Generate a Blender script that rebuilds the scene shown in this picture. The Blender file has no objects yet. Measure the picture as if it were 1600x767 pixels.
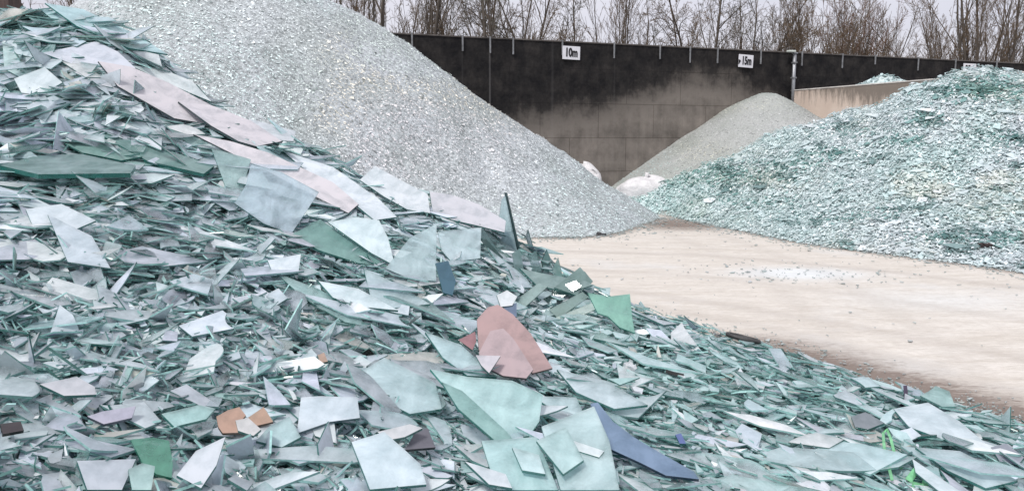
import bpy, math, random
import numpy as np
from mathutils import Vector, Matrix

SC = bpy.context.scene
COL = SC.collection
rng = np.random.default_rng(7)
random.seed(7)
R = math.radians

# ------------------------------------------------------------------ camera
F = 1244.0                      # focal length in pixels of the 1600 px wide photograph
HORIZON = 215.0
EYE = 1.65
PITCH = math.atan((383.5 - HORIZON) / F)
cam_d = bpy.data.cameras.new('camera')
cam = bpy.data.objects.new('camera', cam_d)
COL.objects.link(cam)
cam.location = (0, 0, EYE)
cam.rotation_euler = (math.pi / 2 - PITCH, 0, 0)
cam_d.sensor_width = 36
cam_d.lens = F / 1600 * 36
cam_d.clip_end = 6000
SC.camera = cam
CAM = np.array([0, 0, EYE])
FW = np.array([0, math.cos(PITCH), -math.sin(PITCH)])
UP = np.array([0, math.sin(PITCH), math.cos(PITCH)])
RT = np.array([1.0, 0, 0])


def ray(px, py):
    return FW + RT * ((px - 800) / F) + UP * ((383.5 - py) / F)


def at(px, py, Y):              # point seen at a pixel of the photo, Y metres ahead
    d = ray(px, py)
    return CAM + d * (Y / d[1])


def on_ground(px, py, z=0.0):
    d = ray(px, py)
    return CAM + d * ((z - EYE) / d[2])


def project(p):
    p = np.atleast_2d(p) - CAM
    dep = p @ FW
    return np.stack([800 + F * (p @ RT) / dep, 383.5 - F * (p @ UP) / dep, dep], 1)


# ------------------------------------------------------------------ object helpers
def tag(o, label=None, cat=None, group=None, kind=None):
    if label: o['label'] = label
    if cat: o['category'] = cat
    if group: o['group'] = group
    if kind: o['kind'] = kind
    return o


def link(o, parent=None):
    COL.objects.link(o)
    if parent is not None:
        o.parent = parent
    return o


def empty(name, loc=(0, 0, 0), rz=0.0):
    o = bpy.data.objects.new(name, None)
    o.empty_display_size = 0.2
    o.location = loc
    o.rotation_euler = (0, 0, rz)
    return link(o)


def obj(name, verts, faces, mats, parent=None, loc=None, rz=0.0, midx=None, smooth=False):
    me = bpy.data.meshes.new(name)
    me.from_pydata([tuple(map(float, v)) for v in verts], [], faces)
    for m in (mats if isinstance(mats, (list, tuple)) else [mats]):
        me.materials.append(m)
    if midx is not None:
        me.polygons.foreach_set('material_index', midx)
    if smooth:
        me.polygons.foreach_set('use_smooth', [True] * len(me.polygons))
    me.update()
    o = bpy.data.objects.new(name, me)
    if loc is not None:
        o.location = loc
    o.rotation_euler = (0, 0, rz)
    return link(o, parent)


def raw_mesh(name, V, loops, starts, mats, midx=None, attrs=None, smooth=None):
    me = bpy.data.meshes.new(name)
    me.vertices.add(len(V))
    me.vertices.foreach_set('co', np.ascontiguousarray(V, dtype=np.float32).ravel())
    me.loops.add(len(loops))
    me.loops.foreach_set('vertex_index', np.ascontiguousarray(loops, dtype=np.int32))
    me.polygons.add(len(starts))
    me.polygons.foreach_set('loop_start', np.ascontiguousarray(starts, dtype=np.int32))
    for m in mats:
        me.materials.append(m)
    if midx is not None:
        me.polygons.foreach_set('material_index', np.ascontiguousarray(midx, dtype=np.int32))
    sm = np.zeros(len(starts), dtype=bool)
    if smooth is not None:
        sm[:] = smooth
    me.polygons.foreach_set('use_smooth', sm)
    me.update(calc_edges=True)
    if attrs:
        for an, (dom, typ, data) in attrs.items():
            a = me.attributes.new(an, typ, dom)
            a.data.foreach_set('color' if 'COLOR' in typ else 'value', np.ascontiguousarray(data, dtype=np.float32).ravel())
    me.validate()
    return me


def box(x0, x1, y0, y1, z0, z1):
    v = [(x0, y0, z0), (x1, y0, z0), (x1, y1, z0), (x0, y1, z0), (x0, y0, z1), (x1, y0, z1), (x1, y1, z1), (x0, y1, z1)]
    f = [(0, 3, 2, 1), (4, 5, 6, 7), (0, 1, 5, 4), (1, 2, 6, 5), (2, 3, 7, 6), (3, 0, 4, 7)]
    return v, f


def bevelled(name, dims, mat, parent=None, loc=None, rz=0.0, bev=0.01):
    o = obj(name, *box(*dims), mat, parent, loc, rz)
    b = o.modifiers.new('bevel', 'BEVEL')
    b.width = bev
    b.segments = 2
    return o


def nrm(v):
    return v / np.maximum(np.linalg.norm(v, axis=-1, keepdims=True), 1e-9)


# ------------------------------------------------------------------ materials
def new_mat(name):
    m = bpy.data.materials.new(name)
    m.use_nodes = True
    nt = m.node_tree
    nt.nodes.clear()
    return m, nt


def N(nt, t, **kw):
    n = nt.nodes.new(t)
    for k, v in kw.items():
        if k in n.inputs:
            n.inputs[k].default_value = v
        else:
            setattr(n, k, v)
    return n


def L(nt, a, ao, b, bi):
    nt.links.new(a.outputs[ao], b.inputs[bi])


def noise(nt, scale, detail=4, rough=0.6, coord='Object', mscale=None, rot=None, dist=0.0):
    tc = N(nt, 'ShaderNodeTexCoord')
    n = N(nt, 'ShaderNodeTexNoise')
    n.inputs['Scale'].default_value = scale
    n.inputs['Detail'].default_value = detail
    n.inputs['Roughness'].default_value = rough
    n.inputs['Distortion'].default_value = dist
    if mscale is not None or rot is not None:
        mp = N(nt, 'ShaderNodeMapping')
        if mscale: mp.inputs['Scale'].default_value = mscale
        if rot: mp.inputs['Rotation'].default_value = rot
        L(nt, tc, coord, mp, 'Vector')
        L(nt, mp, 'Vector', n, 'Vector')
    else:
        L(nt, tc, coord, n, 'Vector')
    return n


def ramp(nt, src, so, stops):
    r = N(nt, 'ShaderNodeValToRGB')
    e = r.color_ramp.elements
    while len(e) < len(stops):
        e.new(0.5)
    for el, (p, c) in zip(e, stops):
        el.position = p
        el.color = c if len(c) == 4 else (*c, 1)
    L(nt, src, so, r, 'Fac')
    return r


def mixc(nt, fac, a, b, mode='MIX'):
    m = N(nt, 'ShaderNodeMix', data_type='RGBA', blend_type=mode)
    def put(idx, v):
        if isinstance(v, tuple) and len(v) == 2 and not isinstance(v[0], (int, float)):
            nt.links.new(v[0].outputs[v[1]], m.inputs[idx])
        elif isinstance(v, (int, float)):
            m.inputs[idx].default_value = v
        else:
            m.inputs[idx].default_value = v if len(v) == 4 else (*v, 1)
    put(0, fac); put(6, a); put(7, b)
    return m


def math_n(nt, op, a, b=None, c=None, clamp=False):
    m = N(nt, 'ShaderNodeMath', operation=op)
    m.use_clamp = clamp
    for i, v in enumerate((a, b, c)):
        if v is None: continue
        if isinstance(v, tuple):
            nt.links.new(v[0].outputs[v[1]], m.inputs[i])
        else:
            m.inputs[i].default_value = v
    return m


def out(nt, sh, so=0):
    o = N(nt, 'ShaderNodeOutputMaterial')
    nt.links.new(sh.outputs[so], o.inputs['Surface'])


def bump(nt, src, so, strength, dist, target):
    b = N(nt, 'ShaderNodeBump')
    b.inputs['Strength'].default_value = strength
    b.inputs['Distance'].default_value = dist
    L(nt, src, so, b, 'Height')
    L(nt, b, 'Normal', target, 'Normal')
    return b


def simple_mat(name, c, rough=0.6, var=0.25, scale=8.0, metal=0.0, bmp=0.0, spec=0.5):
    m, nt = new_mat(name)
    n = noise(nt, scale)
    p = N(nt, 'ShaderNodeBsdfPrincipled')
    r = ramp(nt, n, 'Fac', [(0.25, tuple(x * (1 - var) for x in c)), (0.75, tuple(min(1, x * (1 + var)) for x in c))])
    L(nt, r, 'Color', p, 'Base Color')
    p.inputs['Roughness'].default_value = rough
    p.inputs['Metallic'].default_value = metal
    p.inputs['Specular IOR Level'].default_value = spec
    if bmp:
        bump(nt, n, 'Fac', bmp, 0.02, p)
    out(nt, p)
    return m


def glass_face_mat():
    # dusty sheet glass: a tinted film of glass dust over clear green glass that lets deeper layers show
    m, nt = new_mat('dusty_glass')
    at_ = N(nt, 'ShaderNodeAttribute', attribute_name='tint', attribute_type='GEOMETRY')
    n1 = noise(nt, 5.0, 4, 0.55, dist=.8)
    n2 = noise(nt, 60.0, 3, 0.7)
    d = math_n(nt, 'MULTIPLY_ADD', (n1, 'Fac'), 1.3, -0.65)
    d2 = math_n(nt, 'MULTIPLY_ADD', (n2, 'Fac'), 0.26, -0.13)
    s = math_n(nt, 'ADD', (d, 0), (d2, 0))
    op = math_n(nt, 'ADD', (at_, 'Alpha'), (s, 0), clamp=True)
    pr = N(nt, 'ShaderNodeBsdfPrincipled')
    shade = ramp(nt, n1, 'Fac', [(0.3, (0.90, 0.92, 0.93)), (0.7, (1.06, 1.04, 1.04))])
    col = mixc(nt, 1.0, (at_, 'Color'), (shade, 'Color'), 'MULTIPLY')
    L(nt, col, 2, pr, 'Base Color')
    pr.inputs['Roughness'].default_value = 0.32
    pr.inputs['Specular IOR Level'].default_value = 0.5
    tr = N(nt, 'ShaderNodeBsdfTransparent')
    tr.inputs['Color'].default_value = (0.945, 0.985, 0.985, 1)
    gl = N(nt, 'ShaderNodeBsdfGlossy')
    gl.inputs['Roughness'].default_value = 0.06
    fr = N(nt, 'ShaderNodeFresnel')
    fr.inputs['IOR'].default_value = 1.5
    mx = N(nt, 'ShaderNodeMixShader')
    L(nt, fr, 0, mx, 0); L(nt, tr, 0, mx, 1); L(nt, gl, 0, mx, 2)
    m2 = N(nt, 'ShaderNodeMixShader')
    pr.inputs['Coat Weight'].default_value = 0.55
    pr.inputs['Coat Roughness'].default_value = 0.05
    tl = N(nt, 'ShaderNodeBsdfTranslucent')
    tcol = mixc(nt, 1.0, (col, 2), (0.92, 1.0, 1.0), 'MULTIPLY')
    L(nt, tcol, 2, tl, 'Color')
    m3 = N(nt, 'ShaderNodeMixShader')
    m3.inputs[0].default_value = 0.28
    L(nt, pr, 0, m3, 1); L(nt, tl, 0, m3, 2)
    L(nt, op, 0, m2, 0); L(nt, mx, 0, m2, 1); L(nt, m3, 0, m2, 2)
    out(nt, m2)
    return m


def glass_edge_mat():
    m, nt = new_mat('glass_edge')
    at_ = N(nt, 'ShaderNodeAttribute', attribute_name='tint', attribute_type='GEOMETRY')
    n1 = noise(nt, 25.0, 3, 0.6)
    shade = ramp(nt, n1, 'Fac', [(0.3, (0.55, 0.6, 0.6)), (0.7, (1.25, 1.2, 1.2))])
    col = mixc(nt, 1.0, (at_, 'Color'), (shade, 'Color'), 'MULTIPLY')
    p = N(nt, 'ShaderNodeBsdfPrincipled')
    L(nt, col, 2, p, 'Base Color')
    p.inputs['Roughness'].default_value = 0.2
    tr = N(nt, 'ShaderNodeBsdfTransparent')
    tr.inputs['Color'].default_value = (0.65, 0.88, 0.86, 1)
    mx = N(nt, 'ShaderNodeMixShader')
    mx.inputs[0].default_value = 0.2
    L(nt, p, 0, mx, 1); L(nt, tr, 0, mx, 2)
    out(nt, mx)
    return m


def chip_mat(name='crushed_glass', rough=0.45):
    m, nt = new_mat(name)
    at_ = N(nt, 'ShaderNodeAttribute', attribute_name='tint', attribute_type='GEOMETRY')
    p = N(nt, 'ShaderNodeBsdfPrincipled')
    L(nt, at_, 'Color', p, 'Base Color')
    p.inputs['Roughness'].default_value = rough
    out(nt, p)
    return m


def core_mat(name, dark, light, scale, bmp):
    m, nt = new_mat(name)
    n1 = noise(nt, scale, 6, 0.7)
    n2 = noise(nt, 0.8, 3, 0.5)
    p = N(nt, 'ShaderNodeBsdfPrincipled')
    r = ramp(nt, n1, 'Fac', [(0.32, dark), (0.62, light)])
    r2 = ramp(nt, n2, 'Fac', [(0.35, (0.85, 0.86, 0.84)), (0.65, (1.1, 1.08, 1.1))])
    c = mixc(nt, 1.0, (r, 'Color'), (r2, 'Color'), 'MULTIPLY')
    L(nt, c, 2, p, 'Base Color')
    p.inputs['Roughness'].default_value = 0.6
    bump(nt, n1, 'Fac', bmp, 0.05, p)
    out(nt, p)
    return m


M_FACE = glass_face_mat()
M_EDGE = glass_edge_mat()
M_CHIP = chip_mat(rough=0.75)
M_CORE_NEAR = core_mat('packed_glass', (0.035, 0.075, 0.07), (0.30, 0.42, 0.42), 12, 0.6)  # dark tone paints shade into the gaps between shards
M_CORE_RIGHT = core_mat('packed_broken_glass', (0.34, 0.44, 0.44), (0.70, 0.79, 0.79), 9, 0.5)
M_CORE_FINE = core_mat('packed_cullet', (0.16, 0.18, 0.185), (0.60, 0.66, 0.68), 16, 0.9)  # dark end of the ramp paints the tiny shadows between chips
M_CORE_GREY = core_mat('grey_cullet', (0.27, 0.29, 0.28), (0.42, 0.44, 0.42), 30, 0.5)

# ------------------------------------------------------------------ fields (heap surfaces)
class TPS:
    def __init__(s, pts, smooth=0.0):
        P = np.array(pts, float)
        s.xy = P[:, :2]; n = len(P)
        K = s.k(np.linalg.norm(s.xy[:, None] - s.xy[None], axis=2)) + np.eye(n) * smooth
        A = np.zeros((n + 3, n + 3)); A[:n, :n] = K
        A[:n, n] = 1; A[:n, n + 1:] = s.xy; A[n:, :n] = A[:n, n:].T
        s.w = np.linalg.solve(A, np.concatenate([P[:, 2], np.zeros(3)]))

    @staticmethod
    def k(r):
        return np.where(r > 1e-9, r * r * np.log(np.maximum(r, 1e-9)), 0.0)

    def __call__(s, X, Y):
        q = np.stack([X.ravel(), Y.ravel()], 1)
        n = len(s.xy)
        z = s.k(np.linalg.norm(q[:, None] - s.xy[None], axis=2)) @ s.w[:n] + s.w[n] + q @ s.w[n + 1:]
        return z.reshape(X.shape)


def vnoise(X, Y, scale, seed):
    r = np.random.default_rng(seed)
    G = r.random((256, 256))
    x = X * scale + 100.3; y = Y * scale + 77.7
    xi = np.floor(x).astype(int); yi = np.floor(y).astype(int)
    fx = x - xi; fy = y - yi
    fx = fx * fx * (3 - 2 * fx); fy = fy * fy * (3 - 2 * fy)
    g = lambda a, b: G[a % 256, b % 256]
    return (g(xi, yi) * (1 - fx) + g(xi + 1, yi) * fx) * (1 - fy) + (g(xi, yi + 1) * (1 - fx) + g(xi + 1, yi + 1) * fx) * fy


def fbm(X, Y, scale, seed, octs=4):
    a = 0; amp = 1; t = 0
    for o in range(octs):
        a = a + amp * vnoise(X, Y, scale * 2 ** o, seed + o); t += amp; amp *= 0.55
    return a / t - 0.5


class Field:
    def __init__(s, x0, x1, y0, y1, step, fn):
        s.x0, s.y0, s.st = x0, y0, step
        s.xs = np.arange(x0, x1 + step / 2, step); s.ys = np.arange(y0, y1 + step / 2, step)
        s.X, s.Y = np.meshgrid(s.xs, s.ys, indexing='ij')
        s.Z = fn(s.X, s.Y)

    def h(s, x, y):
        a = np.clip((np.asarray(x) - s.x0) / s.st, 0, len(s.xs) - 1.001)
        b = np.clip((np.asarray(y) - s.y0) / s.st, 0, len(s.ys) - 1.001)
        i = a.astype(int); j = b.astype(int); u = a - i; v = b - j
        Z = s.Z
        return (Z[i, j] * (1 - u) + Z[i + 1, j] * u) * (1 - v) + (Z[i, j + 1] * (1 - u) + Z[i + 1, j + 1] * u) * v

    def normal(s, x, y, e=0.12):
        gx = (s.h(x + e, y) - s.h(x - e, y)) / (2 * e)
        gy = (s.h(x, y + e) - s.h(x, y - e)) / (2 * e)
        return nrm(np.stack([-gx, -gy, np.ones_like(gx)], -1))

    def hit(s, px, py, t0=1.2, t1=24, n=1200):
        d = ray(px, py)
        t = np.linspace(t0, t1, n)
        P = CAM + d * t[:, None]
        below = (P[:, 2] < s.h(P[:, 0], P[:, 1]))
        inside = (P[:, 0] > s.xs[0]) & (P[:, 0] < s.xs[-1]) & (P[:, 1] > s.ys[0]) & (P[:, 1] < s.ys[-1])
        k = np.nonzero(below & inside)[0]
        return None if len(k) == 0 else P[k[0]]

    def hits(s, px, py, t0=1.2, t1=24, n=260):
        d = FW + RT * ((px[:, None] - 800) / F) + UP * ((383.5 - py[:, None]) / F)
        t = np.linspace(t0, t1, n)
        X = d[:, :1] * t; Y = d[:, 1:2] * t; Z = EYE + d[:, 2:3] * t
        b = (Z < s.h(X, Y)) & (X > s.xs[0]) & (X < s.xs[-1]) & (Y > s.ys[0]) & (Y < s.ys[-1])
        ok = b.any(1); k = b.argmax(1); r = np.arange(len(px))
        return np.stack([X[r, k], Y[r, k], Z[r, k]], 1), ok

    def mesh(s, drop=0.0, cut=-0.06):
        Z = s.Z - drop
        nx, ny = Z.shape
        idx = np.arange(nx * ny).reshape(nx, ny)
        q = np.stack([idx[:-1, :-1], idx[1:, :-1], idx[1:, 1:], idx[:-1, 1:]], -1).reshape(-1, 4)
        zf = Z.ravel()
        keep = zf[q].max(1) > cut
        q = q[keep]
        used, inv = np.unique(q, return_inverse=True)
        V = np.stack([s.X.ravel(), s.Y.ravel(), zf], 1)[used]
        return V, inv.ravel(), np.arange(len(q)) * 4


def heap_points(pix):
    return [at(*p) for p in pix]


# near heap of broken sheets --------------------------------------------------
near_pts = heap_points([
    (-20, 34, 7.7), (40, 20, 7.8), (100, 16, 7.8), (200, 62, 7.6), (265, 118, 7.5), (330, 178, 7.4), (460, 226, 7.3), (600, 290, 7.4), (700, 328, 7.4),
    (800, 376, 7.4), (865, 416, 7.2), (930, 456, 7.0),
    (0, 100, 6.9), (0, 200, 6.1), (0, 400, 4.2), (0, 600, 2.95), (0, 767, 2.35),
    (200, 120, 7.0), (200, 300, 5.5), (200, 480, 4.0), (200, 640, 3.0),
    (400, 767, 2.65), (400, 600, 3.4), (400, 450, 4.6), (400, 330, 6.0),
    (700, 767, 2.95), (700, 600, 4.0), (700, 480, 5.2), (700, 400, 6.3),
    (860, 500, 5.8), (1000, 767, 3.15), (1000, 600, 4.6), (1300, 767, 3.3), (1250, 660, 4.15), (1500, 767, 3.4), (1100, 560, 5.3)])
near_pts += [on_ground(1000, 489), on_ground(1100, 517), on_ground(1200, 545), on_ground(1300, 578), on_ground(1400, 611), on_ground(1500, 637), on_ground(1600, 662), on_ground(1800, 720)]
for q in [p for p in near_pts[1:12]]:                       # the far side falls away again
    near_pts.append(np.array([q[0] + 0.3, q[1] + 1.7, max(-0.3, q[2] - 1.35)]))
near_pts += [np.array(p) for p in [(-8, 7, 3.0), (-8, 4, 1.9), (-8, 1, .8), (-4, .8, .55), (-1.5, .6, .2), (0, -.5, 0), (2, .5, -.05), (4, 2.5, -.15), (-8, 10, 1.6),
                                   (-5, -1, .2), (3.6, 5.5, -.4), (2.6, 6.6, -.4), (2.0, 8.2, -.5), (0, 10, -.6), (-4, 11, -.5)]]
_tn = TPS(near_pts, 0.02)


def near_fn(X, Y):
    z = _tn(X, Y)
    amp = np.clip(z / 0.5, 0.12, 1)
    return z + amp * (0.14 * fbm(X, Y * 1.3, 0.9, 11) + 0.16 * fbm(X, Y * 1.6, 2.6, 21, 3))


PITS = [(60, 258, .30, .10), (130, 250, .25, .10), (240, 172, .35, .10), (180, 440, .22, .12), (80, 432, .2, .10), (310, 488, .16, .10), (60, 538, .16, .12), (20, 545, .14, .1), (150, 626, .12, .10),
        (330, 330, .25, .1), (480, 325, .2, .09), (520, 488, .2, .1), (560, 540, .16, .1), (860, 480, .25, .12), (1000, 655, .14, .08), (690, 560, .14, .08), (20, 200, .3, .1), (620, 500, .15, .07)]
_n0 = Field(-8, 4.2, -0.8, 10.6, 0.05, near_fn)
_pp = [(_n0.hit(a, b, 1.4, 11, 600), w_, d_) for a, b, w_, d_ in PITS]


def near_pitted(X, Y):
    z = near_fn(X, Y)
    for p, w_, d_ in _pp:
        if p is not None:
            z = z - d_ * np.exp(-(((X - p[0]) / w_) ** 2 + ((Y - p[1]) / (w_ * .55)) ** 2))
    return z


NEAR = Field(-8, 4.2, -0.8, 10.6, 0.05, near_pitted)

# the other heaps --------------------------------------------------------------
mid_pts = heap_points([(165, 20, 16.0), (240, -20, 16.0), (515, -2, 16.4), (600, 56, 17.4), (700, 124, 17.7), (800, 191, 18.0), (900, 262, 18.3), (960, 296, 18.2)])
mid_pts += [np.array(p) for p in [(-5.2, 15.8, 4.9), (-6.6, 15.8, 4.85)]]
mid_pts += [on_ground(1030, 341), on_ground(1000, 352), on_ground(945, 367), on_ground(890, 371), on_ground(840, 371)]
mid_pts += [np.array(p) for p in [(-.7, 12.3, 0), (-1.8, 11.0, 0), (-3.2, 9.9, 0), (-5.2, 9.2, 0.1), (-7.5, 9.2, 0.1), (-10.5, 11, 0), (-12.5, 15, 0), (-10, 20, 0), (-6, 21, .5),
                                  (-2, 21.5, .6), (1.5, 21.5, -.2), (3.6, 18, -.2), (4.2, 16, -.5), (2.6, 12.6, -.5), (.8, 11, -.7), (-1, 9, -.7), (3.2, 19.5, 0)]]
_tm = TPS(mid_pts, 0.03)
MID = Field(-13, 5, 8.5, 22, 0.1, lambda X, Y: _tm(X, Y) + np.clip(_tm(X, Y), 0.1, 1) * (0.34 * fbm(X, Y, 0.65, 31) + 0.14 * fbm(X, Y * 1.2, 2.6, 35, 3)))

right_pts = heap_points([(975, 300, 18.3), (1000, 305, 17.9), (1050, 300, 17.4), (1100, 284, 16.6), (1200, 231, 16.0), (1270, 208, 15.6), (1350, 180, 15.2), (1420, 138, 15.0), (1480, 119, 14.5),
                         (1530, 117, 14.1), (1565, 127, 13.8), (1600, 131, 13.5), (1750, 150, 13.0), (1950, 200, 12.5), (1300, 300, 13.6), (1450, 300, 12.2), (1550, 300, 11.8)])
right_pts += [on_ground(*p) for p in [(1042, 336), (1100, 349), (1160, 362), (1230, 376), (1300, 387), (1450, 406), (1600, 427), (1800, 460)]]
right_pts += [np.array(p) for p in [(3.2, 14.8, -.3), (4.3, 11.5, -.4), (5.6, 9.3, -.4), (9, 8.2, -.3), (13, 8.5, 0), (14, 12, 1.5), (13, 16, 1.0), (9, 18.5, .9), (6, 19.5, .3), (2.2, 17.2, -.1), (3.6, 20, .1)]]
_tr = TPS(right_pts, 0.02)
RIGHT = Field(1.5, 13.5, 7.6, 20, 0.08, lambda X, Y: _tr(X, Y) + np.clip(_tr(X, Y), 0.05, 1) * (0.42 * fbm(X, Y, 0.8, 41) + 0.30 * fbm(X * 1.2, Y * 1.2, 1.7, 45, 4)))


def back_fn(X, Y):
    ax, ay = 6.5, 20.7
    r = np.sqrt((X - ax) ** 2 + (Y - ay) ** 2 + 0.12)
    return 3.0 - 0.62 * r + 0.12 * fbm(X, Y, 1.6, 51)


BACK = Field(1, 12, 15.5, 25, 0.1, back_fn)

# ------------------------------------------------------------------ shard batches
def basis(n, spin, along=None):
    ref = np.where(np.abs(n[:, 2:3]) < 0.95, np.array([[0, 0, 1.0]]), np.array([[1.0, 0, 0]]))
    if along is None:
        t1 = nrm(np.cross(ref, n))
    else:                                    # long axis follows the lie of the heap
        t1 = nrm(along - n * (along * n).sum(1, keepdims=True))
    t2 = np.cross(n, t1)
    c = np.cos(spin)[:, None]; s = np.sin(spin)[:, None]
    return t1 * c + t2 * s, -t1 * s + t2 * c


def outlines(M, n, size, aspect, r=rng):
    a = (np.arange(n)[None] + r.uniform(-.46, .46, (M, n))) * 2 * np.pi / n + r.uniform(0, 6.28, (M, 1))
    rad = r.uniform(.42, 1.05, (M, n))
    x = np.cos(a) * rad * (size * np.sqrt(aspect) / 2)[:, None]
    y = np.sin(a) * rad * (size / np.sqrt(aspect) / 2)[:, None]
    return np.stack([x, y], 2)


def lie(C):
    """direction in which long pieces of the near heap tend to lie: along its toe on the right, along the slope on the left"""
    w = np.clip((C[:, 0:1] + 1.2) / 2.6, 0, 1)
    a = np.array([[1.0, .05, -.12]]); b = np.array([[.52, -.85, -.06]])
    return nrm(a * (1 - w) + b * w)


def prisms(c, n, o2, spin, thick, along=None):
    u, v = basis(n, spin, along)
    P = c[:, None] + o2[..., :1] * u[:, None] + o2[..., 1:] * v[:, None]
    off = (n * thick[:, None] / 2)[:, None]
    return np.concatenate([P + off, P - off], 1)          # M, 2n, 3


def batch_mesh(name, batches):
    """batches: list of (V[M,2n,3], faceTint[M,4], edgeTint[M,4])"""
    Vs, Ls, Ss, Mi, Ti = [], [], [], [], []
    vo = lo = 0
    for V, ft, et in batches:
        M, n2, _ = V.shape
        if M == 0: continue
        n = n2 // 2
        base = vo + np.arange(M)[:, None] * n2
        top = base + np.arange(n)[None]
        bot = base + n + np.arange(n)[::-1][None]
        k = np.arange(n); k1 = (k + 1) % n
        side = (base[:, :, None] + np.stack([k, n + k, n + k1, k1], 1)[None]).reshape(M, -1)
        loops = np.concatenate([top, bot, side], 1)
        per = np.array([0, n] + [2 * n + 4 * i for i in range(n)])
        starts = lo + np.arange(M)[:, None] * (6 * n) + per[None]
        Vs.append(V.reshape(-1, 3)); Ls.append(loops.ravel()); Ss.append(starts.ravel())
        Mi.append(np.tile(np.array([0, 0] + [1] * n), M))
        t = np.concatenate([np.repeat(ft[:, None], 2, 1), np.repeat(et[:, None], n, 1)], 1)
        Ti.append(t.reshape(-1, 4))
        vo += M * n2; lo += M * 6 * n
    return raw_mesh(name, np.concatenate(Vs), np.concatenate(Ls), np.concatenate(Ss), [M_FACE, M_EDGE], np.concatenate(Mi),
                    {'tint': ('FACE', 'FLOAT_COLOR', np.concatenate(Ti))})


def pip(px, py, poly):
    poly = np.array(poly, float)
    x0, y0 = poly[:, 0], poly[:, 1]
    x1, y1 = np.roll(x0, -1), np.roll(y0, -1)
    X = px[:, None]; Y = py[:, None]
    c = ((y0 > Y) != (y1 > Y)) & (X < (x1 - x0) * (Y - y0) / (y1 - y0 + 1e-9) + x0)
    return (c.sum(1) % 2) == 1


PAL = {
    'grey': (0.695, 0.785, 0.835), 'lavender': (0.715, 0.775, 0.86), 'aqua': (0.64, 0.80, 0.825), 'white': (0.86, 0.905, 0.93),
    'teal': (0.50, 0.71, 0.70), 'smoke': (0.27, 0.29, 0.31), 'cream': (0.68, 0.69, 0.65)}
PALK = list(PAL)


def tints(px, py, M, r=rng, dark=0.0):
    """tint classes of shards of the near heap by where they lie"""
    g = np.clip((px - 350) / 700, 0, 1) * 0.6 + np.clip((330 - py) / 300, 0, 1) * 0.35
    g = np.clip(g + (vnoise(px / 160, py / 110, 1, 77) - .5) * 0.7 + r.normal(0, .05, M), 0, 1)
    u = r.random(M)
    dusty = vnoise(px / 110, py / 75, 1, 79)
    cls = np.where(u < 0.14, 3, np.where(u < 0.19, 4, np.where(u < .215, 6, np.where(g + r.normal(0, .16, M) > .5, 2, np.where(r.random(M) < .35, 1, 0)))))
    cols = np.array([PAL[k] for k in PALK])[cls] * r.uniform(.88, 1.10, (M, 1)) * r.uniform(.98, 1.02, (M, 3))
    al = np.clip(r.normal(0.50, 0.2, M) + .30 * (dusty - .5) - .06 * (cls == 2) - .2 * (cls == 4) + .15 * (cls == 3), .12, 1)
    f = np.concatenate([cols, al[:, None]], 1)
    e0 = np.array([[0.015, 0.10, 0.085]]); e1 = np.array([[0.46, 0.76, 0.74]])
    w = r.random((M, 1)) ** 1.2
    e = np.concatenate([e0 * (1 - w) + e1 * w, np.ones((M, 1))], 1)
    return cls, f, e


# ------------------------------------------------------------------ hero shards traced at their real place
# (polygon in photo pixels, lean towards the camera, thickness, colour, opacity, extra lift, label)
HERO = []


def hero(poly, color, op, label, k=0.25, th=0.013, lift=0.0, edge=(0.02, 0.14, 0.12), normal=None, name='glass_shard', arc=None):
    HERO.append(dict(poly=poly, color=color, op=op, label=label, k=k, th=th, lift=lift, edge=edge, normal=normal, name=name))


PINKW = (0.76, 0.735, 0.765)
LAV = (0.72, 0.765, 0.84)
GLS = (0.44, 0.52, 0.56)
AQ = (0.46, 0.64, 0.64)
DK = (0.012, 0.02, 0.025)  # near-black edge colour stands in for the shadow under the pinkish slabs
hero([(66, 84), (96, 78), (150, 66), (184, 82), (212, 108), (170, 104), (110, 100)], LAV, .95, 'pale lavender slab lying flat high on the near heap, just above the long pinkish slab', k=.12)
hero([(34, 42), (75, 46), (135, 66), (120, 74), (80, 66)], (.60, .70, .78), .8, 'slim bluish glass slab near the top left of the near heap', k=.12)
hero([(60, 14), (110, 22), (180, 52), (150, 56), (90, 38)], (.52, .68, .71), .8, 'bluish green slab at the very crest beside the brown timber post', k=.12)
hero([(153, 97), (205, 106), (262, 130), (330, 166), (352, 182), (330, 196), (272, 186), (184, 136)], PINKW, .97, 'long pinkish white pointed slab high on the left of the near heap', k=.22, lift=.02, edge=DK, th=.016)
hero([(205, 104), (250, 108), (300, 128), (330, 160), (296, 146), (250, 126)], LAV, .9, 'pale blue slab tucked behind the long pinkish slab', k=.2)
hero([(278, 160), (330, 166), (392, 190), (440, 222), (400, 230), (372, 222), (330, 198)], PINKW, .97, 'pinkish white slab with dark edge, right below the long pointed slab', k=.22, lift=.03, edge=DK, th=.016)
hero([(388, 186), (462, 206), (458, 222), (420, 220), (396, 206)], (.62, .65, .68), .9, 'small white slab lying on the ridge left of the crushed cullet', k=.2, lift=.01)
hero([(302, 211), (360, 222), (420, 240), (520, 286), (560, 320), (544, 334), (500, 312), (420, 270)], PINKW, .95, 'long pinkish pane running down the ridge above the tilted clear pane', k=.22, lift=.035, edge=DK, th=.016)
hero([(440, 236), (520, 262), (592, 312), (620, 340), (585, 345), (552, 318), (500, 285)], (.68, .72, .76), .9, 'pale grey sheet on the ridge left of the white panes', k=.2, lift=.01)
hero([(392, 256), (440, 270), (498, 301), (455, 366), (412, 350), (366, 318), (384, 290)], (.58, .68, .75), 0.45, 'large tilted clear bluish pane facing us below the pinkish panes', k=.5, lift=.06)
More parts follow.
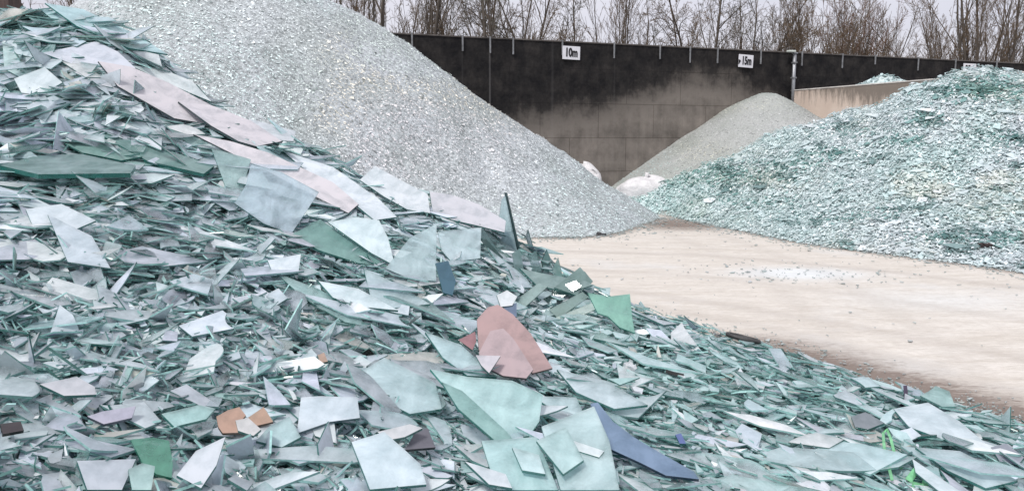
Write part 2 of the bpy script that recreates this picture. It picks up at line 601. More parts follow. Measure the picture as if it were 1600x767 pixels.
hero([(512, 348), (556, 340), (592, 345), (606, 372), (617, 416), (580, 396)], (.64, .72, .75), .9, 'pale triangular pane with thick green lower edge at mid ridge', k=.42, lift=.06, th=.014, edge=(.02, .16, .13))
hero([(562, 282), (586, 260), (622, 280), (668, 304), (672, 334), (636, 328), (600, 308)], (.66, .69, .72), .9, 'white glass sheet standing on the ridge against the cullet heap', k=.4, lift=.02)
hero([(671, 300), (708, 306), (748, 320), (790, 346), (788, 364), (740, 352), (704, 344), (676, 334)], (.70, .71, .75), .97, 'broad white pane on the ridge left of the upright spike', k=.35, lift=.02)
hero([(640, 372), (682, 350), (681, 440), (640, 436), (602, 420)], (.58, .69, .72), 0.40, 'upright clear pane left of the dark blue piece', k=.55, lift=.05)
hero([(684, 362), (752, 356), (750, 404), (706, 410), (690, 392)], (.62, .71, .75), 0.43, 'clear square pane below the broad white pane', k=.5, lift=.03)
hero([(680, 412), (700, 408), (712, 440), (707, 462), (692, 458)], (.07, .16, .22), .95, 'dark blue glass piece between two clear panes', k=.5, lift=.07)
hero([(568, 420), (610, 440), (672, 476), (600, 484), (580, 470)], (.60, .70, .735), 0.50, 'flat grey pane with green lower edge below the triangular pane', k=.3, lift=.03, edge=(.02, .16, .13))
hero([(497, 440), (560, 452), (622, 486), (560, 480), (520, 466)], (.64, .72, .75), .85, 'long pale shard left of the flat grey pane', k=.25, lift=.03)
hero([(418, 408), (470, 398), (466, 428), (428, 432)], (.68, .73, .77), .9, 'pale torn pane below the large tilted bluish pane', k=.35, lift=.03)
hero([(70, 6), (130, 16), (210, 54), (262, 86), (200, 76), (120, 42)], (.50, .67, .70), .8, 'long aqua slab forming the crest line left of the pale cullet heap', k=.10)
hero([(0, 62), (40, 58), (132, 90), (66, 94), (10, 82)], (.58, .66, .70), .8, 'long pale slab at the left edge just under the slim bluish slab', k=.12)
hero([(22, 124), (70, 106), (98, 130), (62, 150), (34, 146)], (.66, .72, .75), .85, 'pale torn pane at the far left below the crest slabs', k=.35, lift=.03)
hero([(0, 262), (60, 246), (128, 244), (212, 262), (204, 274), (60, 276)], (.34, .47, .47), .8, 'long dark green slab jutting out at the left edge over a dark hollow', k=.0, lift=.02, th=.03)
hero([(152, 210), (230, 226), (334, 262), (318, 274), (230, 254)], (.26, .42, .40), .75, 'long dark green slab below the long pointed pinkish slab', k=.0, lift=.02, th=.026)
hero([(100, 225), (150, 222), (222, 246), (190, 252), (130, 240)], (.24, .40, .37), .8, 'dark green slab above the long dark slab at the left edge', k=.05, lift=.02, th=.014)
hero([(330, 232), (392, 250), (378, 300), (352, 292)], (.46, .60, .60), .5, 'greenish pane tucked left of the large tilted bluish pane', k=.3, lift=.02)
hero([(455, 368), (500, 344), (560, 384), (612, 422), (560, 412), (498, 392)], (.28, .48, .45), .6, 'dark green sheet under the pale triangular pane', k=.3, lift=.02, th=.016)
hero([(40, 328), (96, 320), (150, 346), (112, 362), (52, 356)], (.68, .73, .78), .9, 'pale flat shard at left, midway down the near heap', k=.3, lift=.03)
hero([(690, 598), (722, 612), (792, 676), (806, 694), (776, 692), (716, 640)], (.40, .62, .60), .5, 'long aqua sliver along the left edge of the large aqua sheet', k=.3, lift=.09)
hero([(786, 612), (846, 622), (842, 650), (806, 640)], (.60, .76, .77), .6, 'light aqua pane lying over the right end of the large aqua sheet', k=.32, lift=.11)
hero([(838, 690), (884, 668), (912, 720), (880, 742)], (.56, .70, .71), .5, 'greenish pane overlapping the broad clear pane left of the blue strip', k=.3, lift=.09)
hero([(896, 690), (944, 706), (936, 716), (890, 702)], (.70, .75, .78), .9, 'narrow white sliver lying on the broad clear pane', k=.3, lift=.11)
hero([(800, 700), (842, 712), (852, 742), (816, 736)], (.62, .74, .76), .6, 'small clear pane lying on the broad aqua pane at the bottom', k=.3, lift=.09)
for poly_, col_, nrm_, lab_ in [
        ([(800, 396), (812, 388), (822, 440), (806, 442)], (.24, .38, .38), (.15, -.95, .1), 'narrow upright green shard at the foot of the tall dark spike'),
        ([(864, 420), (872, 402), (880, 436), (868, 446)], (.26, .42, .40), (-.3, -.93, .1), 'small pointed upright shard right of the leaf-shaped one'),
        ([(884, 446), (914, 424), (920, 432), (896, 456)], (.18, .30, .29), (-.3, -.85, .4), 'dark sliver leaning up to the right at the ridge end'),
        ([(836, 466), (900, 438), (910, 448), (850, 480)], (.30, .45, .43), (-.2, -.8, .5), 'green leaning sheet below the ridge end, upper one of the fan'),
        ([(850, 504), (928, 472), (934, 482), (862, 516)], (.24, .38, .36), (-.2, -.8, .5), 'green leaning sheet low in the fan left of the mint green sheet'),
        ([(800, 474), (842, 442), (856, 448), (812, 488)], (.34, .48, .47), (-.3, -.8, .45), 'leaning green sheet right above the bright white crumpled scrap'),
        ([(858, 484), (910, 456), (920, 464), (872, 498)], (.20, .33, .31), (-.1, -.8, .5), 'dark green leaning sheet in the middle of the fan'),
        ([(742, 356), (750, 350), (786, 402), (776, 404)], (.16, .26, .27), (-.35, -.9, .2), 'second dark leaning sliver left of the tall spike')]:
    hero(poly_, col_, .65, lab_, normal=nrm_, lift=.03, th=.012, edge=(.01, .05, .045))
# upright shards by the cullet heap
hero([(784, 312), (790, 306), (811, 404), (780, 404), (774, 384)], (.48, .62, .66), 0.36, 'clear upright pane leaning beside the tall dark glass spike', normal=(-.25, -.93, .12), lift=.0, th=.014, edge=(.01, .035, .035))
hero([(788, 301), (792, 301), (817, 410), (809, 412)], (.04, .08, .085), .95, 'tall dark upright glass spike rising above the ridge', normal=(-.25, -.93, .12), lift=.0, th=.014, edge=(.01, .03, .03))
hero([(751, 376), (760, 374), (786, 402), (780, 408)], (.05, .10, .10), .95, 'dark leaning sliver left of the tall upright spike', normal=(-.3, -.9, .3), lift=.05)
hero([(826, 398), (838, 392), (846, 424), (832, 426)], (.22, .38, .38), 0.43, 'small upright shard between the tall spike and the leaf-shaped one', normal=(.2, -.95, .1), lift=.03)
hero([(846, 408), (854, 390), (859, 402), (858, 424), (851, 432)], (.14, .29, .28), .8, 'leaf-shaped upright dark shard at the end of the ridge', normal=(.5, -.85, .1), lift=.03, edge=(.01, .03, .03))
hero([(812, 420), (848, 428), (916, 440), (926, 446), (888, 458), (838, 446)], (.30, .42, .41), .7, 'dark greenish slab at the ridge end right of the leaf-shaped shard', k=.25, lift=.06)
hero([(866, 450), (906, 418), (926, 440), (900, 462)], (.24, .36, .34), .7, 'greenish shard tilted up above the green wired sheet', k=.4, lift=.05)
# coloured pieces
PK = (.46, .33, .34)
hero([(745, 500), (762, 481), (778, 477), (801, 492), (829, 522), (863, 576), (832, 584), (800, 560), (748, 548)], (.50, .36, .355), .97, 'large salmon pink slab behind the paler pink one', k=.42, lift=.05, edge=(.05, .03, .03))
hero([(748, 552), (766, 518), (786, 514), (802, 530), (833, 578), (822, 592), (786, 588), (752, 571)], (.54, .435, .45), .97, 'paler dusty pink slab in front of the salmon one', k=.42, lift=.10, edge=(.05, .03, .04))
hero([(716, 532), (742, 519), (744, 534), (738, 548)], (.42, .24, .26), .98, 'small pink chip left of the large pink slabs', k=.4, lift=.05)
hero([(743, 556), (782, 557), (764, 584), (752, 572)], (.66, .64, .68), .97, 'small white triangular chip on the lower left of the pink slabs', k=.4, lift=.13)
hero([(776, 462), (792, 454), (808, 464), (800, 478), (782, 480)], (.78, .82, .84), .98, 'bright white crumpled scrap above the pink slabs', k=.5, lift=.08)
hero([(786, 480), (807, 474), (807, 496), (796, 494)], (.17, .23, .33), .95, 'small slate blue chip right above the pink slabs', k=.4, lift=.06)
hero([(918, 458), (950, 464), (984, 460), (988, 500), (992, 521), (968, 512), (950, 495), (934, 490)], (.31, .58, .49), .6, 'mint green wired glass sheet hanging over the toe of the heap', k=.45, lift=.05, edge=(.04, .25, .2))
hero([(922, 632), (934, 630), (958, 660), (990, 684), (1030, 708), (1084, 738), (1092, 750), (1040, 744), (1000, 724), (952, 702), (944, 676)], (.22, .32, .46), .85, 'long blue glass strip on the lower right of the near heap', k=.3, lift=.04, edge=(.01, .015, .03))
hero([(338, 652), (356, 642), (374, 637), (384, 650), (372, 664), (376, 677), (348, 678), (341, 668)], (.53, .36, .28), .95, 'peach orange shard, the left one of the peach pair', k=.4, lift=.05, edge=(.08, .04, .03))
hero([(384, 656), (412, 637), (427, 660), (402, 666)], (.53, .37, .28), .95, 'peach orange shard, the right one of the peach pair', k=.4, lift=.05, edge=(.08, .04, .03))
hero([(368, 658), (388, 654), (408, 672), (396, 682), (372, 674)], (.66, .66, .66), .95, 'white chip lying across the peach pair', k=.4, lift=.08)
hero([(204, 688), (240, 685), (264, 690), (270, 726), (268, 748), (244, 742), (222, 724)], (.15, .40, .30), .6, 'bright green glass sheet at the lower left below the peach pair', k=.4, lift=.03, edge=(.02, .18, .12))
hero([(200, 735), (222, 725), (242, 730), (236, 767), (206, 767)], (.50, .66, .65), .6, 'clear greenish pane overlapping the bright green sheet', k=.35, lift=.06)
hero([(276, 744), (306, 706), (352, 684), (338, 728), (314, 764)], (.72, .77, .82), .97, 'mirror like pale quadrilateral right of the bright green sheet', k=.4, lift=.08)
hero([(120, 722), (212, 719), (190, 767), (136, 767)], (.58, .64, .70), .92, 'flat grey pane at the bottom left edge, left of the bright green sheet', k=.3, lift=.05)
hero([(136, 652), (160, 644), (212, 636), (206, 654), (162, 664)], (.52, .52, .62), .96, 'lavender grey slab above the bright green sheet', k=.35, lift=.05, edge=(.06, .07, .1))
hero([(62, 602), (120, 590), (148, 606), (150, 618), (100, 620)], (.62, .64, .68), .95, 'bright white slab above the dark hollow at lower left', k=.3, lift=.05)
hero([(0, 664), (32, 660), (37, 674), (4, 680)], (.07, .06, .065), .98, 'dark grey brown chip at the far left edge', k=.35, lift=.05, edge=(.01, .01, .01))
hero([(632, 704), (650, 674), (668, 670), (680, 700)], (.17, .17, .2), .97, 'dark grey chip right of the pale bottom slab', k=.35, lift=.05, edge=(.01, .015, .015))
hero([(464, 678), (470, 622), (500, 620), (558, 622), (562, 654), (516, 660)], (.62, .68, .73), .85, 'pale grey slab with curved black lower edge right of the peach pair', k=.35, lift=.05, edge=(.02, .04, .06))
hero([(484, 662), (522, 660), (526, 694), (492, 682)], (.66, .70, .72), .9, 'whitish jagged shard below the slab with the curved black edge', k=.3, lift=.03)
hero([(549, 692), (600, 676), (634, 706), (656, 726), (666, 758), (578, 766)], (.61, .69, .735), .8, 'large pale blue grey slab at the bottom, left of the aqua sheets', k=.3, lift=.06)
hero([(590, 676), (640, 664), (660, 670), (632, 684), (600, 690)], (.70, .72, .74), .95, 'narrow white bar shard on top of the large bottom slab', k=.3, lift=.09)
hero([(540, 596), (600, 560), (680, 600), (690, 640), (640, 648)], (.58, .70, .73), 0.40, 'clear pane lying left of the large aqua sheet', k=.25, lift=.03)
hero([(672, 578), (730, 590), (800, 596), (848, 618), (842, 660), (826, 682), (782, 691), (736, 650), (696, 606)], (.56, .72, .725), 0.36, 'large aqua sheet with thick green edge below the pink slabs', k=.35, lift=.06, th=.014, edge=(.03, .25, .2))
hero([(664, 520), (720, 540), (776, 590), (730, 588), (692, 560)], (.57, .70, .73), 0.36, 'long clear pane pointing up to the left of the pink slabs', k=.25, lift=.05)
hero([(846, 668), (928, 636), (952, 690), (968, 767), (876, 767)], (.58, .70, .72), 0.35, 'broad clear pane left of the blue strip', k=.3, lift=.05)
hero([(752, 690), (838, 684), (872, 767), (776, 767)], (.53, .70, .71), 0.35, 'broad aqua pane at the bottom edge, right of the grey bottom slab', k=.3, lift=.05)
hero([(726, 722), (790, 742), (800, 764), (764, 758)], (.68, .74, .78), .92, 'pale pointed slab at the bottom below the large aqua sheet', k=.3, lift=.09)
hero([(832, 620), (900, 622), (918, 660), (862, 640)], (.60, .71, .74), 0.43, 'clear pane between the pink slabs and the blue strip', k=.25, lift=.05)
hero([(870, 578), (950, 598), (1012, 634), (960, 640), (900, 614)], (.62, .70, .74), 0.50, 'long pale sheet right of the pink slabs above the blue strip', k=.2, lift=.04)
hero([(1330, 652), (1352, 645), (1382, 662), (1356, 672), (1336, 668)], (.25, .29, .32), .95, 'dark slate slab near the right toe above the green tape', k=.25, lift=.03)
hero([(1396, 640), (1450, 630), (1500, 660), (1540, 694), (1480, 690), (1420, 668)], (.60, .67, .71), .8, 'long pale grey sheet at the right toe behind the dark slate slab', k=.15, lift=.03)
hero([(1430, 700), (1500, 706), (1590, 752), (1540, 764), (1480, 736)], (.60, .69, .73), 0.47, 'long clear pane at the lower right corner', k=.15, lift=.03)
hero([(1548, 700), (1572, 694), (1600, 716), (1590, 728), (1562, 722)], (.33, .36, .42), .95, 'slate grey slab at the right end of the near heap', k=.2, lift=.03)
hero([(1055, 680), (1064, 678), (1072, 694), (1062, 694)], (.14, .19, .42), .95, 'tiny blue chip right of the blue strip', k=.4, lift=.05)
hero([(496, 556), (506, 552), (512, 566), (500, 568)], (.52, .38, .3), .98, 'tiny peach chip in the middle of the near heap', k=.4, lift=.05)
hero([(252, 648), (310, 634), (336, 640), (322, 656), (272, 668)], (.54, .74, .73), 0.43, 'aqua shard glinting left of the peach pair', k=.3, lift=.05)
hero([(452, 652), (420, 668), (400, 690), (440, 700), (470, 684)], (.57, .70, .72), .55, 'greenish pane just below the right peach shard', k=.3, lift=.03)


def place_hero(h):
    poly = np.array(h['poly'], float)
    c = poly.mean(0)
    p = NEAR.hit(*c)
    if p is None:
        p = on_ground(*c)
        for k in range(60):
            p = NEAR.hit(c[0], c[1] + k)
            if p is not None: break
        d = ray(*c); p = CAM + d * (p[1] / d[1])
    hn = NEAR.normal(np.array([p[0]]), np.array([p[1]]), 0.2)[0]
    toc = nrm(CAM - p)
    n = np.array(h['normal'], float) if h['normal'] else hn * .75 + np.array([0, 0, .25]) + 0
    if not h['normal']:
        n = nrm(n) * (1 - h['k']) + toc * h['k']
    n = nrm(n)
    rays = np.array([ray(*q) for q in poly])
    dc = nrm(p - CAM)
    D = np.linalg.norm(p - CAM)
    for it in range(60):
        P0 = CAM + dc * D
        t = ((P0 - CAM) @ n) / (rays @ n)
        V = CAM + rays * t[:, None]
        clear = (V[:, 2] - NEAR.h(V[:, 0], V[:, 1]))
        if h['normal']:
            if it > 12: break
        elif np.min(clear) > 0.012 + h['lift']:
            break
        D -= 0.01
    V = V + 0
    return V, n, t


HERO_POLY = []
for h in HERO:
    c_ = np.array(h['color'])
    if h['op'] < .92 and c_.min() > .4:      # plain glass: pale, a little green, partly clear under its dust
        h['color'] = tuple(np.clip(c_ * np.array([1.14, 1.17, 1.17]), 0, .9)); h['op'] = max(.5, h['op'])
    h['V'], h['n'], _ = place_hero(h)
    HERO_POLY.append(h['poly'])
BIG = [h['poly'] for h in HERO if h['op'] <= .6 and min(h['color']) > .4 and np.ptp(np.array(h['poly'], float), axis=0).prod() > 5500]


def under_hero(px, py, grow=1.0):
    r = np.zeros(len(px), bool)
    for poly in HERO_POLY:
        P = np.array(poly, float); c = P.mean(0)
        r |= pip(px, py, c + (P - c) * grow)
    return r


near_shard_objects = []          # (object, centre, tint word, shape word, size)


def make_shard(V, n, th, ft, et, label=None):
    """one shard as one object: outline V (n,3) in the plane with normal n"""
    c = V.mean(0)
    Vl = V - c
    # winding so that the first cap looks along n
    a = np.cross(Vl - np.roll(Vl, 1, 0), np.roll(Vl, -1, 0) - Vl).sum(0)
    if a @ n < 0:
        Vl = Vl[::-1]
    off = n * th / 2
    B = np.concatenate([Vl + off, Vl - off], 0)[None]
    me = batch_mesh('glass_shard', [(B, np.array([ft]), np.array([et]))])
    o = bpy.data.objects.new('glass_shard', me)
    o.location = c
    link(o)
    tag(o, label, 'glass shard', 'loose glass shards on the near heap')
    return o


for h in HERO:
    o = make_shard(h['V'], h['n'], h['th'], (*h['color'], h['op']), (*h['edge'], 1), h['label'])

# ------------------------------------------------------------------ generic single shards (the largest ones on top)
LAND = [((790, 540), 'pink slabs'), ((380, 658), 'peach pair'), ((240, 715), 'bright green sheet'), ((955, 490), 'mint green sheet'),
        ((1000, 692), 'blue strip'), ((314, 726), 'mirror like shard'), ((795, 360), 'tall upright spike'), ((250, 150), 'long pinkish slab'),
        ((565, 375), 'triangular pane'), ((1390, 740), 'green tape'), ((1413, 625), 'purple strip'), ((982, 590), 'silver foil scrap'),
        ((1356, 660), 'dark slate slab'), ((770, 640), 'large aqua sheet'), ((430, 310), 'tilted bluish pane'), ((694, 436), 'dark blue piece'),
        ((514, 642), 'curved black edge slab'), ((15, 670), 'dark chip at left edge'), ((1160, 537), 'black oval lid'), ((730, 330), 'broad white pane'),
        ((606, 725), 'large bottom slab'), ((14, 10), 'brown timber post'), ((110, 605), 'bright white slab')]
WORD = {0: 'grey', 1: 'lavender grey', 2: 'pale aqua', 3: 'whitish', 4: 'dark teal', 5: 'smoky', 6: 'cream tinged'}
SHAPE = {3: 'three-cornered', 4: 'four-sided', 5: 'five-sided', 6: 'many-sided'}

want = 300 - len(HERO) - 4
cand = []
tries = 0
while len(cand) < want and tries < 60000:
    tries += 1
    px, py = rng.uniform(-10, 1610), rng.uniform(10, 790)
    if any((px - a) ** 2 + ((py - b) * 1.35) ** 2 < 31 ** 2 for a, b, _ in cand):
        continue
    p = NEAR.hit(px, py, 1.5, 11, 500)
    if p is None or p[2] < 0.02:
        continue
    on_big = any(pip(np.array([px]), np.array([py]), b_)[0] for b_ in BIG)
    if under_hero(np.array([px]), np.array([py]), 0.95)[0] and not (on_big and rng.random() < .8):
        continue
    if on_big:
        p = p + .085 * nrm(CAM - p) + np.array([0, 0, .02])
    cand.append((px, py, p))
gen = []
for px, py, p in cand:
    dist = np.linalg.norm(p - CAM)
    hn = NEAR.normal(np.array([p[0]]), np.array([p[1]]), 0.2)[0]
    toc = nrm(CAM - p)
    lowleft = px < 480 and py > 440
    n = nrm(hn * .7 + np.array([0, 0, .3]) + toc * (rng.uniform(0, .35) if lowleft else rng.uniform(0, .16)) + rng.normal(0, .13 if lowleft else .085, 3))
    m = int(rng.choice([3, 4, 5, 6], p=[.22, .38, .28, .12]))
    size = float(np.clip(rng.lognormal(math.log(0.040 * dist + (0.045 if lowleft else .08)), .32), .10, .62))
    asp = float(rng.uniform(1.1, 2.4) if lowleft else rng.uniform(1.3, 4.0))
    o2 = outlines(1, m, np.array([size * 1.15]), np.array([asp]))[0]
    u, v = basis(n[None], np.array([rng.normal(0, .5) if asp > 1.6 else rng.uniform(0, 6.28)]), lie(p[None]))
    if rng.random() < .6:                    # one conchoidal, curved edge
        i0 = int(rng.integers(0, m)); a_, b_ = o2[i0], o2[(i0 + 1) % m]
        tt_ = np.linspace(0, 1, 7)[1:-1, None]
        e_ = b_ - a_; nb_ = np.array([e_[1], -e_[0]])
        arc_ = a_ + e_ * tt_ + nb_ * (rng.uniform(-.16, .2) * 4 * tt_ * (1 - tt_))
        o2 = np.concatenate([o2[:i0 + 1], arc_, o2[i0 + 1:]])
    V = p + n * rng.uniform(.035, .07) + o2[:, :1] * u[0] + o2[:, 1:] * v[0]
    cls, ft, et = tints(np.array([px]), np.array([py]), 1)
    ft[0, 3] = np.clip(ft[0, 3] + .06, .28, .92)
    o = make_shard(V, n, rng.uniform(.007, .012), ft[0], et[0])
    gen.append(dict(o=o, px=px, py=py, col=WORD[int(cls[0])], sh=('long ' if asp > 2.1 else '') + SHAPE[m], pxs=size * F / dist))

qs = np.quantile([g['pxs'] for g in gen], [.33, .75])
for g in gen:
    g['sz'] = 'small' if g['pxs'] < qs[0] else ('medium' if g['pxs'] < qs[1] else 'large')
    (lx, ly), name = min(LAND, key=lambda q: (q[0][0] - g['px']) ** 2 + ((q[0][1] - g['py']) * 1.3) ** 2)
    dx, dy = g['px'] - lx, g['py'] - ly
    a = math.degrees(math.atan2(dy * 1.2, dx)) % 360
    way = ['right of', 'below right of', 'below', 'below left of', 'left of', 'above left of', 'above', 'above right of'][int(((a + 22.5) % 360) // 45)]
    d = math.hypot(dx, dy)
    near_w = 'just ' if d < 75 else ('' if d < 160 else 'well ')
    g['lab'] = '%s %s %s shard %s%s the %s' % (g['sz'], g['col'], g['sh'], near_w, way, name)
groups = {}
for g in gen:
    groups.setdefault(g['lab'], []).append(g)
ORD = ['leftmost', 'second from left', 'third from left', 'fourth from left', 'fifth from left']
for lab, gs in groups.items():
    gs.sort(key=lambda g: g['px'])
    for i, g in enumerate(gs):
        if len(gs) == 1:
            g['o']['label'] = lab
        elif len(gs) == 2:
            g['o']['label'] = ('left ' if i == 0 else 'right ') + 'one of: ' + lab
        else:
            g['o']['label'] = ORD[min(i, 4)] + ': ' + lab

# ------------------------------------------------------------------ bulk of the near heap
near_heap = empty('glass_heap', (-3.0, 5.0, 0))
tag(near_heap, 'big near heap of broken flat glass sheets filling the left foreground', 'glass heap')
IH = Matrix.Translation(-Vector(near_heap.location))


def heap_child(parent, name, me, kind=None):
    o = bpy.data.objects.new(name, me)
    link(o, parent)
    o.matrix_parent_inverse = Matrix.Translation(-Vector(parent.location))
    if kind: o['kind'] = kind
    return o


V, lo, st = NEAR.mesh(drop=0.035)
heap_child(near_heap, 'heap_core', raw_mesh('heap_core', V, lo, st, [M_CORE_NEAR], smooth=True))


def make_bulk(field, P, n_mix, tilt, size, aspect, thick, spin, lift, near=True, tint_fn=None):
    """P (M,3) surface points -> list of batches"""
    M = len(P)
    hn = field.normal(P[:, 0], P[:, 1], .15)
    n = nrm(hn * n_mix + np.array([[0, 0, 1 - n_mix]]) + rng.normal(0, 1, (M, 3)) * tilt[:, None])
    C = P + hn * lift[:, None]
    kind = rng.choice([3, 4, 5, 6], size=M, p=[.25, .4, .25, .1])
    q = project(C)
    _, ft, et = tint_fn(q[:, 0], q[:, 1], M) if tint_fn else tints(q[:, 0], q[:, 1], M)
    res = []
    for m in (3, 4, 5, 6):
        k = kind == m
        if not k.any(): continue
        o2 = outlines(k.sum(), m, size[k], aspect[k])
        res.append((prisms(C[k], n[k], o2, spin[k], thick[k], lie(C[k]) if field is NEAR else None), ft[k], et[k]))
    return res


batches = []
# a) pieces spread as the camera sees the slope
M = 23000
px = rng.uniform(-60, 1660, M); py = rng.uniform(-5, 830, M)
P, ok = NEAR.hits(px, py, 1.4, 11, 420)
ok &= P[:, 2] > -0.01
P, px, py = P[ok], px[ok], py[ok]
# b) pieces spread evenly over the whole heap, in view or not
M2 = 9000
X2 = rng.uniform(-7.8, 3.6, M2); Y2 = rng.uniform(-.6, 9.8, M2); Z2 = NEAR.h(X2, Y2)
k2 = Z2 > 0.0
P = np.concatenate([P, np.stack([X2, Y2, Z2], 1)[k2]])
M = len(P)
dist = np.linalg.norm(P - CAM, axis=1)
size = np.clip(rng.lognormal(0, .5, M) * (0.052 + 0.0135 * dist), .03, .32)
uh = project(P)
hid = under_hero(uh[:, 0], uh[:, 1], .90)
lift = rng.uniform(-.03, .045, M) - hid * .08
tilt = np.where(hid, .08, rng.choice([.09, .2, .45], size=M, p=[.42, .42, .16]))
lowl = (uh[:, 0] < 650) & (uh[:, 1] > 380) & ~hid
tilt = np.where(lowl, tilt * 1.9, tilt)
tilt = np.where((uh[:, 0] > 900) & (tilt > .15), tilt * .6, tilt)
aspect = rng.uniform(1, 4.2, M)
spin = np.where(rng.random(M) < np.where(lowl, .35, .68), rng.normal(0, .38, M), rng.uniform(0, 6.28, M))
up_left = np.clip((700 - uh[:, 0]) / 300, 0, 1) * np.clip((420 - uh[:, 1]) / 150, 0, 1)
size = size * (1 + .7 * up_left)
batches += make_bulk(NEAR, P, .74, tilt, size, aspect, rng.uniform(.005, .010, M), spin, lift)

# c) stacks of parallel sheets seen on edge
ST = [(60, 262), (150, 186), (30, 190), (110, 150), (130, 420), (60, 435), (190, 432), (250, 330), (260, 300), (40, 545), (150, 540), (520, 500), (570, 540), (480, 350), (545, 385), (450, 325),
      (820, 470), (870, 452), (905, 486), (850, 430), (880, 500), (840, 490), (780, 450), (650, 450), (700, 556), (1130, 548), (1080, 540), (330, 200), (60, 205), (100, 30), (150, 50), (60, 60), (40, 30),
      (380, 300), (420, 345), (510, 420), (620, 480), (590, 500), (470, 545), (500, 580), (740, 420), (760, 480), (720, 470), (200, 380), (330, 360), (300, 270), (230, 220), (200, 160), (280, 240),
      (640, 560), (600, 610), (560, 660), (440, 590), (170, 640), (280, 600), (1000, 560), (1080, 600), (1150, 600), (1200, 580), (1250, 620), (1100, 660), (1180, 680), (1280, 690), (1350, 700), (1450, 720),
      (1040, 540), (960, 540), (930, 570), (1010, 520), (160, 110), (20, 110), (70, 130), (330, 130), (230, 90), (190, 70), (560, 300), (640, 330), (400, 240)]
for _ in range(110):
    ST.append((rng.uniform(-40, 1640), rng.uniform(0, 780)))
for _ in range(26):
    ST.append((rng.uniform(-40, 420), rng.uniform(20, 470)))
FAN = [(830, 440), (850, 455), (872, 440), (890, 470), (905, 455), (915, 480), (860, 490), (835, 475), (820, 500), (890, 505), (800, 455), (845, 520)]
ST += FAN
Cs, Ns, Sz, As, Th, Sp, Ti = [], [], [], [], [], [], []
for sx, sy in ST:
    p = NEAR.hit(sx, sy, 1.5, 11, 420)
    if p is None or p[2] < .03: continue
    hn = NEAR.normal(np.array([p[0]]), np.array([p[1]]), .2)[0]
    n0 = nrm(hn * .5 + np.array([0, 0, .5]) + rng.normal(0, .13, 3))
    if rng.random() < .4 and sy > 150:
        n0 = nrm(n0 + rng.normal(0, .38, 3))
    if (sx, sy) in FAN:
        n0 = nrm(n0 + np.array([rng.uniform(-.5, .35), -.25, 0]) + rng.normal(0, .25, 3))
    cnt = int(rng.integers(5, 13))
    dist = np.linalg.norm(p - CAM)
    s0 = rng.uniform(.12, .30) * (0.5 + .09 * dist) * (1.5 if (sx < 520 and sy < 300) else 1.0)
    th = rng.uniform(.006, .010)
    hidden = under_hero(np.array([sx]), np.array([sy]))[0]
    sp0 = rng.normal(0, .5)
    base = p - n0 * (cnt * th * (1.0 if not hidden else 1.5)) * .8
    for i in range(cnt):
        jit = rng.normal(0, .035 * (0.5 + .1 * dist), 3); jit -= n0 * (jit @ n0)
        Cs.append(base + n0 * th * 1.45 * i + jit); Ns.append(nrm(n0 + rng.normal(0, .035, 3)))
        Sz.append(s0 * rng.uniform(.7, 1.15)); As.append(rng.uniform(1.3, 2.6)); Th.append(th); Sp.append(sp0 + rng.normal(0, .35)); Ti.append((sx, sy))
Cs, Ns, Sz, As, Th, Sp, Ti = map(np.array, (Cs, Ns, Sz, As, Th, Sp, Ti))
kind = rng.choice([4, 5, 6], size=len(Cs), p=[.4, .35, .25])
_, ft, et = tints(Ti[:, 0], Ti[:, 1], len(Cs))
et[:, :3] *= np.array([[.62, .74, .72]])
ft[:, :3] *= .95
for m in (4, 5, 6):
    k = kind == m
    batches.append((prisms(Cs[k], Ns[k], outlines(k.sum(), m, Sz[k], As[k]), Sp[k], Th[k], lie(Cs[k])), ft[k], et[k]))
# d) splinters and crumbs
M = 13000
px = rng.uniform(-60, 1660, M); py = rng.uniform(-5, 830, M)
P, ok = NEAR.hits(px, py, 1.4, 11, 420)
ok &= (P[:, 2] > -0.02)
ok &= ~under_hero(px, py, 1.0)
P = P[ok]; M = len(P)
dist = np.linalg.norm(P - CAM, axis=1)
batches += make_bulk(NEAR, P, .6, np.full(M, .4), rng.uniform(.006, .017, M) * dist, rng.uniform(1.1, 4, M), rng.uniform(.004, .007, M), rng.uniform(0, 6.28, M), rng.uniform(-.03, .05, M))
heap_child(near_heap, 'packed_shards', batch_mesh('packed_shards', batches), 'stuff')

# ------------------------------------------------------------------ right heap of broken glass
right_heap = empty('glass_heap', (7.0, 12.5, 0))
tag(right_heap, 'broad heap of bluish green broken glass on the right before the beige divider', 'glass heap')
V, lo, st = RIGHT.mesh(drop=0.03)
heap_child(right_heap, 'heap_core', raw_mesh('heap_core', V, lo, st, [M_CORE_RIGHT], smooth=True))


